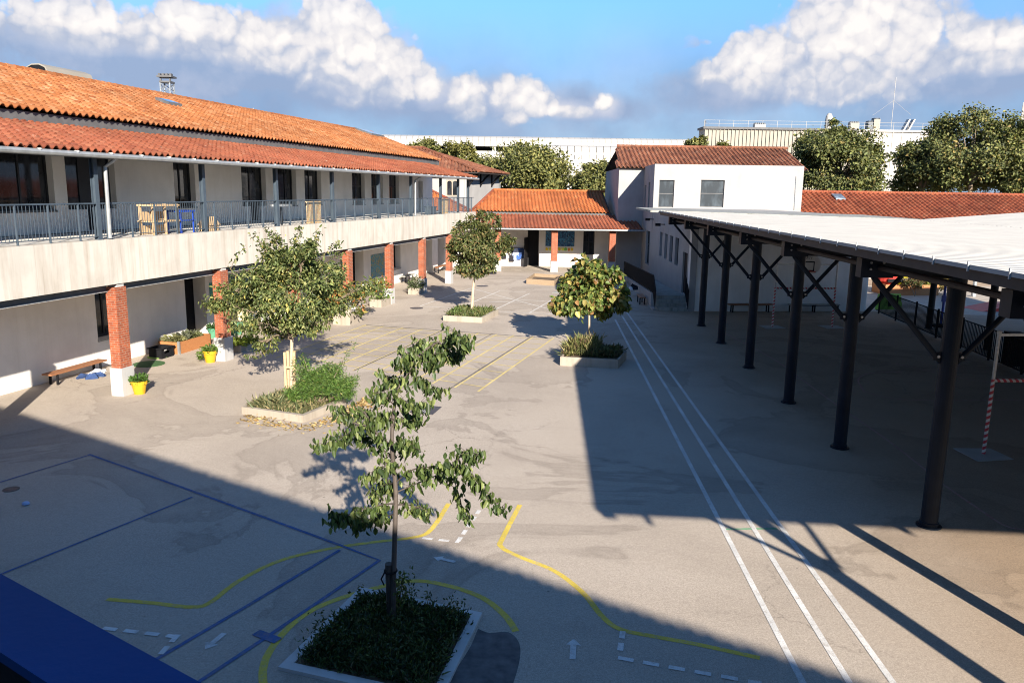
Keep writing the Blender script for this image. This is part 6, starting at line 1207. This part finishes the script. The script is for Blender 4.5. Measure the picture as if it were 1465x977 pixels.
# ------------------------------------------------------------------ trees beyond the roofs
def big_tree(label, px, ytop, ybot, halfw, Y, lobes, cols, wts, n, L=0.34, seed=0, name='background_tree', zb=None):
    global rng; k = Y / 1153; c = v(px, (ytop + ybot) / 2, Y); t = thing(name, label, 'tree', (c.x, c.y, 0), 'trees beyond the roofs'); rr = random.Random(seed)
    zt = v(px, ytop, Y).z; zl = v(px, ybot, Y).z if zb is None else zb; cz = (zt + zl) / 2; hz = (zt - zl) / 2; R = halfw * k
    m = MB(); base = Vector((c.x, c.y, 0)); top = Vector((c.x, c.y, cz)); limb(m, [base, base.lerp(top, 0.5) + Vector((0.15, 0, 0)), top], 0.32, 0.16, 10); E = []; m2 = MB()
    for i in range(lobes):
        a = rr.uniform(0, 2 * math.pi); e = math.asin(rr.uniform(-0.75, 1.0)); q = rr.uniform(0.55, 0.86)
        ce = Vector((c.x + R * q * math.cos(a) * math.cos(e), c.y + R * q * math.sin(a) * math.cos(e), cz + hz * q * math.sin(e))); rad = R * rr.uniform(0.20, 0.36)
        L_ = L * 0.78; E.append((ce, (rad, rad, rad * 0.8), int(1.5 * n / lobes * (rad / (R * 0.28)) ** 2))); limb(m2, [base.lerp(top, 0.75), top.lerp(ce, 0.5), ce], 0.10, 0.02, 5, 3)
    m.build('trunk', M['bark'], t); m2.build('limbs', M['bark'], t)
    P = clumps(E, L_, 20, 0.25); N = len(P); out_ = unit(P - np.array([c.x, c.y, cz])); D = out_ * 0.4 + rng.normal(size=(N, 3)) * 0.7 - [0, 0, 0.2]; nrm = unit(out_ + [0, 0, 0.6] + rng.normal(size=(N, 3)) * 0.6)
    leaf_obj('crown', P, D, np.clip(rng.normal(L_, L_ * .28, N), .1, 1), 0.6, tones(N, cols, wts, 0.3), 'leaf_bg', t, 0.25, 0.15, nrm); return t
OL = [(0.120, 0.134, 0.042), (0.170, 0.176, 0.054), (0.227, 0.212, 0.064), (0.078, 0.092, 0.035)]; DG = [(0.106, 0.127, 0.042), (0.149, 0.163, 0.050), (0.198, 0.191, 0.064), (0.071, 0.085, 0.034), (0.283, 0.212, 0.071)]
big_tree('rounded olive tree behind the tower house roof, right of the brown hipped roof', 748, 206, 290, 66, 92, 46, OL, [3, 4, 3, 2], 15000, 0.40, 1)
big_tree('smaller tree crown between the olive tree and the white hall roof', 862, 229, 300, 44, 90, 30, OL, [3, 4, 3, 2], 8000, 0.38, 2)
big_tree('leafy crown showing left above the brown hipped roof', 608, 200, 275, 36, 104, 26, OL, [3, 4, 3, 2], 7000, 0.40, 3)
big_tree('yellow green crown directly behind the ridge of the brown hipped roof', 655, 203, 275, 36, 100, 26, [(0.12, 0.125, 0.035), (0.16, 0.155, 0.042), (0.20, 0.18, 0.05)], [3, 3, 2], 7000, 0.40, 4)
big_tree('dense dark green tree right of the white hall block', 1198, 180, 300, 70, 84, 50, DG, [3, 4, 2, 3, 0.6], 17000, 0.36, 5)
big_tree('slender treetop spire rising behind the dense dark tree', 1196, 162, 260, 18, 88, 16, DG, [3, 4, 2, 3, 0.3], 2600, 0.34, 6)
big_tree('large spreading tree with some yellow leaves at the far right', 1392, 152, 300, 82, 86, 60, DG, [3, 4, 3, 2, 1.0], 21000, 0.36, 7)
big_tree('tall dark tree between the dense tree and the spreading one', 1322, 190, 300, 46, 88, 34, DG, [3, 4, 2, 3, 0.4], 9000, 0.36, 8)
big_tree('lower tree at the right edge of the view in front of the apartment tower', 1470, 185, 300, 48, 84, 34, DG, [3, 4, 3, 2, 0.8], 10000, 0.36, 9)
big_tree('small treetop peeping over the old tiled roof of the white hall', 998, 188, 260, 22, 100, 18, OL, [3, 4, 3, 2], 3000, 0.4, 10)
big_tree('low bushy treetop right of the small one over the old tiled roof', 1030, 203, 260, 18, 99, 14, OL, [3, 4, 3, 2], 2400, 0.4, 11)
# ------------------------------------------------------------------ big metal clad halls on the skyline
def clad(mb, x0, x1, y, z0, z1, pitch, dep=0.10):
    n = int((x1 - x0) / pitch)
    for i in range(n): a = x0 + i * pitch; mb.box((a, y - dep, z0), (a + pitch * 0.10, y, z1)); mb.box((a + pitch * 0.10, y - 0.02, z0), (a + pitch, y + 0.02, z1))
YW = 155.0
wl, wr = v(520, 200, YW), v(1010, 188, YW); zt1 = v(760, 195, YW).z
wh = thing('white_warehouse', 'long white metal clad hall with dark open strip on the skyline', 'warehouse', ((wl.x + wr.x) / 2, YW + 12, 0)); zo1, zo0 = v(690, 209.5, YW).z, v(690, 216, YW).z
b = MB(); x = wl.x
while x < wr.x:     # rounded top fascia in ribs
    prof = [(0.0, zo1), (0.25, zo1 + 1.0), (0.9, zt1 - 0.35), (2.2, zt1)]
    for (s0, z0), (s1, z1) in zip(prof, prof[1:]): b.hexa([(x + .05, YW + s0 + .06, z0), (x + 1.15, YW + s0, z0), (x + 1.15, YW + s0 + .6, z0), (x + .05, YW + s0 + .6, z0), (x + .05, YW + s1 + .06, z1), (x + 1.15, YW + s1, z1), (x + 1.15, YW + s1 + .6, z1), (x + .05, YW + s1 + .6, z1)])
    x += 1.15
b.build('top_fascia', M['metal_white'], wh)
b = MB(); clad(b, wl.x, wr.x, YW + 0.2, 0, zo0, 1.7); b.build('wall', M['metal_white'], wh)
b = MB(); b.box((wl.x, YW + 3.0, zo0 - 1), (wr.x, YW + 3.2, zo1 + 1)); b.build('dark_opening', M['inside'], wh)
for px in (567, 640, 677.5, 707, 780, 840, 909, 958, 1003): q = v(px, 210, YW); b = MB(); b.box((q.x - 0.35, YW + 0.25, zo0), (q.x + 0.35, YW + 0.8, zo1)); b.build('pier', M['metal_white'], wh)
b = MB(); b.box((wl.x, YW + 2.2, zt1 - 0.3), (wr.x, YW + 30, zt1 - 0.1)); b.build('roof', M['metal_white'], wh)
YV = 140.0; a0, a1 = v(770, 230, YV), v(884, 230, YV); vz = v(830, 207.5, YV).z
vh = thing('white_annex', 'lower white clad hall with rounded eave left of the white school block', 'warehouse', ((a0.x + a1.x) / 2, YV + 5, 0)); b = MB(); clad(b, a0.x, a1.x, YV, 0, vz - 2.4, 1.25); b.build('wall', M['metal_white'], vh)
b = MB(); x = a0.x
while x < a1.x:
    prof = [(0.0, vz - 2.4), (0.15, vz - 1.1), (0.7, vz - 0.3), (1.7, vz)]
    for (s0, z0), (s1, z1) in zip(prof, prof[1:]): b.hexa([(x + .06, YV + s0 + .06, z0), (x + 1.2, YV + s0, z0), (x + 1.2, YV + s0 + .5, z0), (x + .06, YV + s0 + .5, z0), (x + .06, YV + s1 + .06, z1), (x + 1.2, YV + s1, z1), (x + 1.2, YV + s1 + .5, z1), (x + .06, YV + s1 + .5, z1)])
    x += 1.25
b.build('rounded_eave', M['metal_white'], vh); b = MB(); b.box((a0.x, YV + 1.9, vz - 0.3), (a1.x, YV + 13, vz - 0.1)); b.box((a1.x - 0.2, YV + 0.3, 0), (a1.x, YV + 13, vz - 0.3)); b.build('roof', M['metal_white'], vh)
YG = 132.0; c0, c1 = v(1008, 190, YG), v(1225, 182, YG); gz = v(1110, 183.5, YG).z
bh = thing('beige_warehouse', 'beige ribbed metal hall with white roof railing on the skyline', 'warehouse', ((c0.x + c1.x) / 2, YG + 10, 0)); b = MB()
clad(b, c0.x, c1.x, YG, 0, gz - 0.3, 0.62, 0.22); b.box((c0.x, YG + 0.05, 0), (c0.x + 0.3, YG + 4, gz - 0.3)); b.build('ribbed_wall', M['metal_beige'], bh); b = MB(); b.box((c0.x - 0.3, YG - 0.35, gz - 0.3), (c1.x, YG + 4, gz + 0.05)); b.build('roof_edge', M['fascia'], bh)
b = MB(); clad(b, c1.x + 0.0, v(1335, 182, YG).x, YG + 0.1, 0, gz - 0.35, 1.5, 0.1); b.build('white_wall', M['metal_white'], bh); b = MB(); b.box((c1.x + 0.02, YG - 0.2, gz - 0.34), (v(1335, 182, YG).x, YG + 20, gz - 0.02)); b.build('roof_edge', M['metal_white'], bh)
xe = v(1345, 182, YG).x; x = c0.x
while x < xe: b = MB(); b.tube([(x, YG + 0.4, gz), (x, YG + 0.4, gz + 1.15)], 0.035, 5); b.build('rail_post', M['metal_white'], bh); x += 2.35
b = MB()
for z in (0.6, 1.12): b.tube([(c0.x, YG + 0.4, gz + z), (xe, YG + 0.4, gz + z)], 0.022, 5)
b.build('roof_rail', M['metal_white'], bh)
def unit_(label, name, cat, px0, px1, py0, mat, py1=181.5, d=1.2, top='box'):
    a, c = v(px0, py1, YG + 3), v(px1, py0, YG + 3); t = thing(name, label, cat, ((a.x + c.x) / 2, YG + 3, gz)); b = MB()
    if top == 'dome': r = (c.x - a.x) / 2; ctr = ((a.x + c.x) / 2, YG + 3, gz); h = c.z - gz; b.lathe([(r, 0), (r, h * 0.6), (r * 0.9, h * 0.8), (r * 0.55, h * 0.95), (0.05, h)], ctr, 14); b.build('shell', M[mat], t); b = MB(); b.box((a.x + r * .5, YG + 3 - r - .1, gz + h * .25), (c.x - r * .5, YG + 3 - r + 0.3, gz + h * .6)); b.build('vent', M['beam'], t)
    else:
        b.box((a.x, YG + 3, gz), (c.x, YG + 3 + d, c.z - 0.25)); b.build('body', M[mat], t); b = MB(); n = 5
        for i in range(n): x = a.x + (c.x - a.x) * (i + 0.2) / n; b.box((x, YG + 3, c.z - 0.25), (x + (c.x - a.x) / n * 0.55, YG + 3 + d, c.z))
        b.build('cap', M['beam'], t)
unit_('white domed vent unit on the beige hall roof behind the spire treetop', 'roof_vent', 'roof vent', 1180, 1192, 162, 'metal_white', top='dome')
unit_('low beige chimney block with dark caps on the skyline roof', 'chimney_block', 'chimney', 1217, 1230, 174, 'metal_beige'); unit_('taller beige chimney block beside the aerial mast', 'chimney_block', 'chimney', 1250, 1260, 169, 'metal_beige'); unit_('dark roof unit touching the taller chimney block', 'roof_unit', 'roof unit', 1242, 1249.5, 173, 'beam')
unit_('white roof hatch box on the beige hall railing', 'roof_hatch', 'roof hatch', 1080, 1096, 176, 'metal_white')
q = v(1275, 181, YG + 2); tq = v(1277, 111, YG + 2); ms = thing('aerial_mast', 'thin aerial mast with guy wires above the skyline roof', 'mast', (q.x, q.y, gz)); b = MB(); b.tube([(q.x, q.y, gz), (q.x, q.y, tq.z)], 0.04, 5); b.build('pole', M['metal_white'], ms)
zg = v(1276, 144, YG + 2).z; b = MB(); b.tube([(q.x, q.y, zg), (q.x - 3.2, q.y, zg - 2.4)], 0.016, 4); b.tube([(q.x, q.y, zg), (q.x + 3.0, q.y, zg - 2.2)], 0.016, 4); b.build('guy_wire', M['metal_white'], ms)
for px in (1292, 1299): q = v(px, 182, YG + 2); t = thing('tilted_panel', 'one of two tilted white panels on the roof right of the mast', 'panel', (q.x, q.y, gz), 'tilted white roof panels'); b = MB(); b.hexa([(q.x, q.y, gz), (q.x + .25, q.y, gz), (q.x + .25, q.y + 1, gz), (q.x, q.y + 1, gz), (q.x + .9, q.y, gz + 1.9), (q.x + 1.15, q.y, gz + 1.9), (q.x + 1.15, q.y + 1, gz + 1.9), (q.x + .9, q.y + 1, gz + 1.9)]); b.build('sheet', M['metal_white'], t)
ant = v(1009, 172, YG + 1); t = thing('thin_aerial', 'short dark aerial at the left end of the beige hall roof', 'aerial', (ant.x, ant.y, gz)); b = MB(); b.tube([(ant.x, ant.y, gz), (ant.x, ant.y, ant.z)], 0.07, 5); b.box((ant.x - .25, ant.y - .05, ant.z - 0.4), (ant.x + .25, ant.y + .05, ant.z - 0.3)); b.build('pole', M['fascia'], t)
# apartment tower at the right edge
YA = 190.0; q = v(1456, 190, YA); zt = v(1462, 134, YA).z; ap = thing('apartment_tower', 'pale apartment tower with dark balcony windows cut by the right edge', 'apartment block', (q.x + 6, YA + 6, 0)); F_a = frame((q.x, YA), (0.86, -0.52)); b = MB(); b.box((0.3, 0, 0), (14, 12, zt - 2), F_a); b.box((1.2, 1, zt - 2), (14, 11, zt), F_a); b.build('wall', M['metal_white'], ap)
for i in range(5):
    z = zt - 7 - i * 4.2; b = MB(); b.box((1.0, -0.12, z), (2.4, 0.15, z + 2.2), F_a); b.build('window', M['glass'], ap); b = MB(); b.box((-0.3, -1.0, z - 0.9), (2.6, -0.01, z - 0.2), F_a); b.build('balcony', M['frame'], ap)
b = MB(); b.box((2.0, 3, zt), (4, 5, zt + 1.5), F_a); b.build('roof_unit', M['frame'], ap)
# lattice mast and small aerial over the left roof
YT = 62.0; q0 = v(244, 200, YT); zt = v(246, 107.5, YT).z; lt = thing('lattice_mast', 'grey lattice mast with flat head rising behind the long tiled roof', 'mast', (q0.x, YT, 0)); b = MB(); w_ = 0.36; z = 0.0; C4 = [(-w_, -w_), (w_, -w_), (w_, w_), (-w_, w_)]
for x, y in C4: b.tube([(q0.x + x, YT + y, 0), (q0.x + x, YT + y, zt - 0.6)], 0.05, 5)
z = 4.0
while z < zt - 1.1:
    for (x0, y0), (x1, y1) in zip(C4, C4[1:] + C4[:1]): b.tube([(q0.x + x0, YT + y0, z), (q0.x + x1, YT + y1, z + 0.55)], 0.026, 4); b.tube([(q0.x + x1, YT + y1, z), (q0.x + x0, YT + y0, z + 0.55)], 0.026, 4)
    z += 0.55
b.build('lattice', M['galv'], lt); b = MB(); b.box((q0.x - .42, YT - .42, zt - 0.6), (q0.x + .42, YT + .42, zt - 0.48)); b.box((q0.x - .55, YT - .5, zt - 0.22), (q0.x + .55, YT + .5, zt - 0.10))
for x in (-.4, 0.3): b.box((q0.x + x, YT - .3, zt - 0.48), (q0.x + x + .1, YT - .2, zt - 0.22))
for i in range(4): b.box((q0.x - .52 + i * .28, YT - .3, zt - .10), (q0.x - .36 + i * .28, YT, zt + 0.06))
b.build('head', M['fascia'], lt)
for px, ty in ((363, 155), ):
    q = v(px, 172, 60); t = thing('roof_aerial', 'tiny pale aerial just over the ridge of the long tiled roof', 'aerial', (q.x, 60, 0)); b = MB(); zq = v(px, ty, 60).z; b.tube([(q.x, 60, 8), (q.x, 60, zq)], 0.04, 5); b.box((q.x - .3, 59.9, zq - .4), (q.x + .3, 60.1, zq - .3)); b.tube([(q.x, 60, 0), (q.x, 60, 8)], 0.06, 5); b.build('pole', M['metal_white'], t)
bpy.context.view_layer.update()
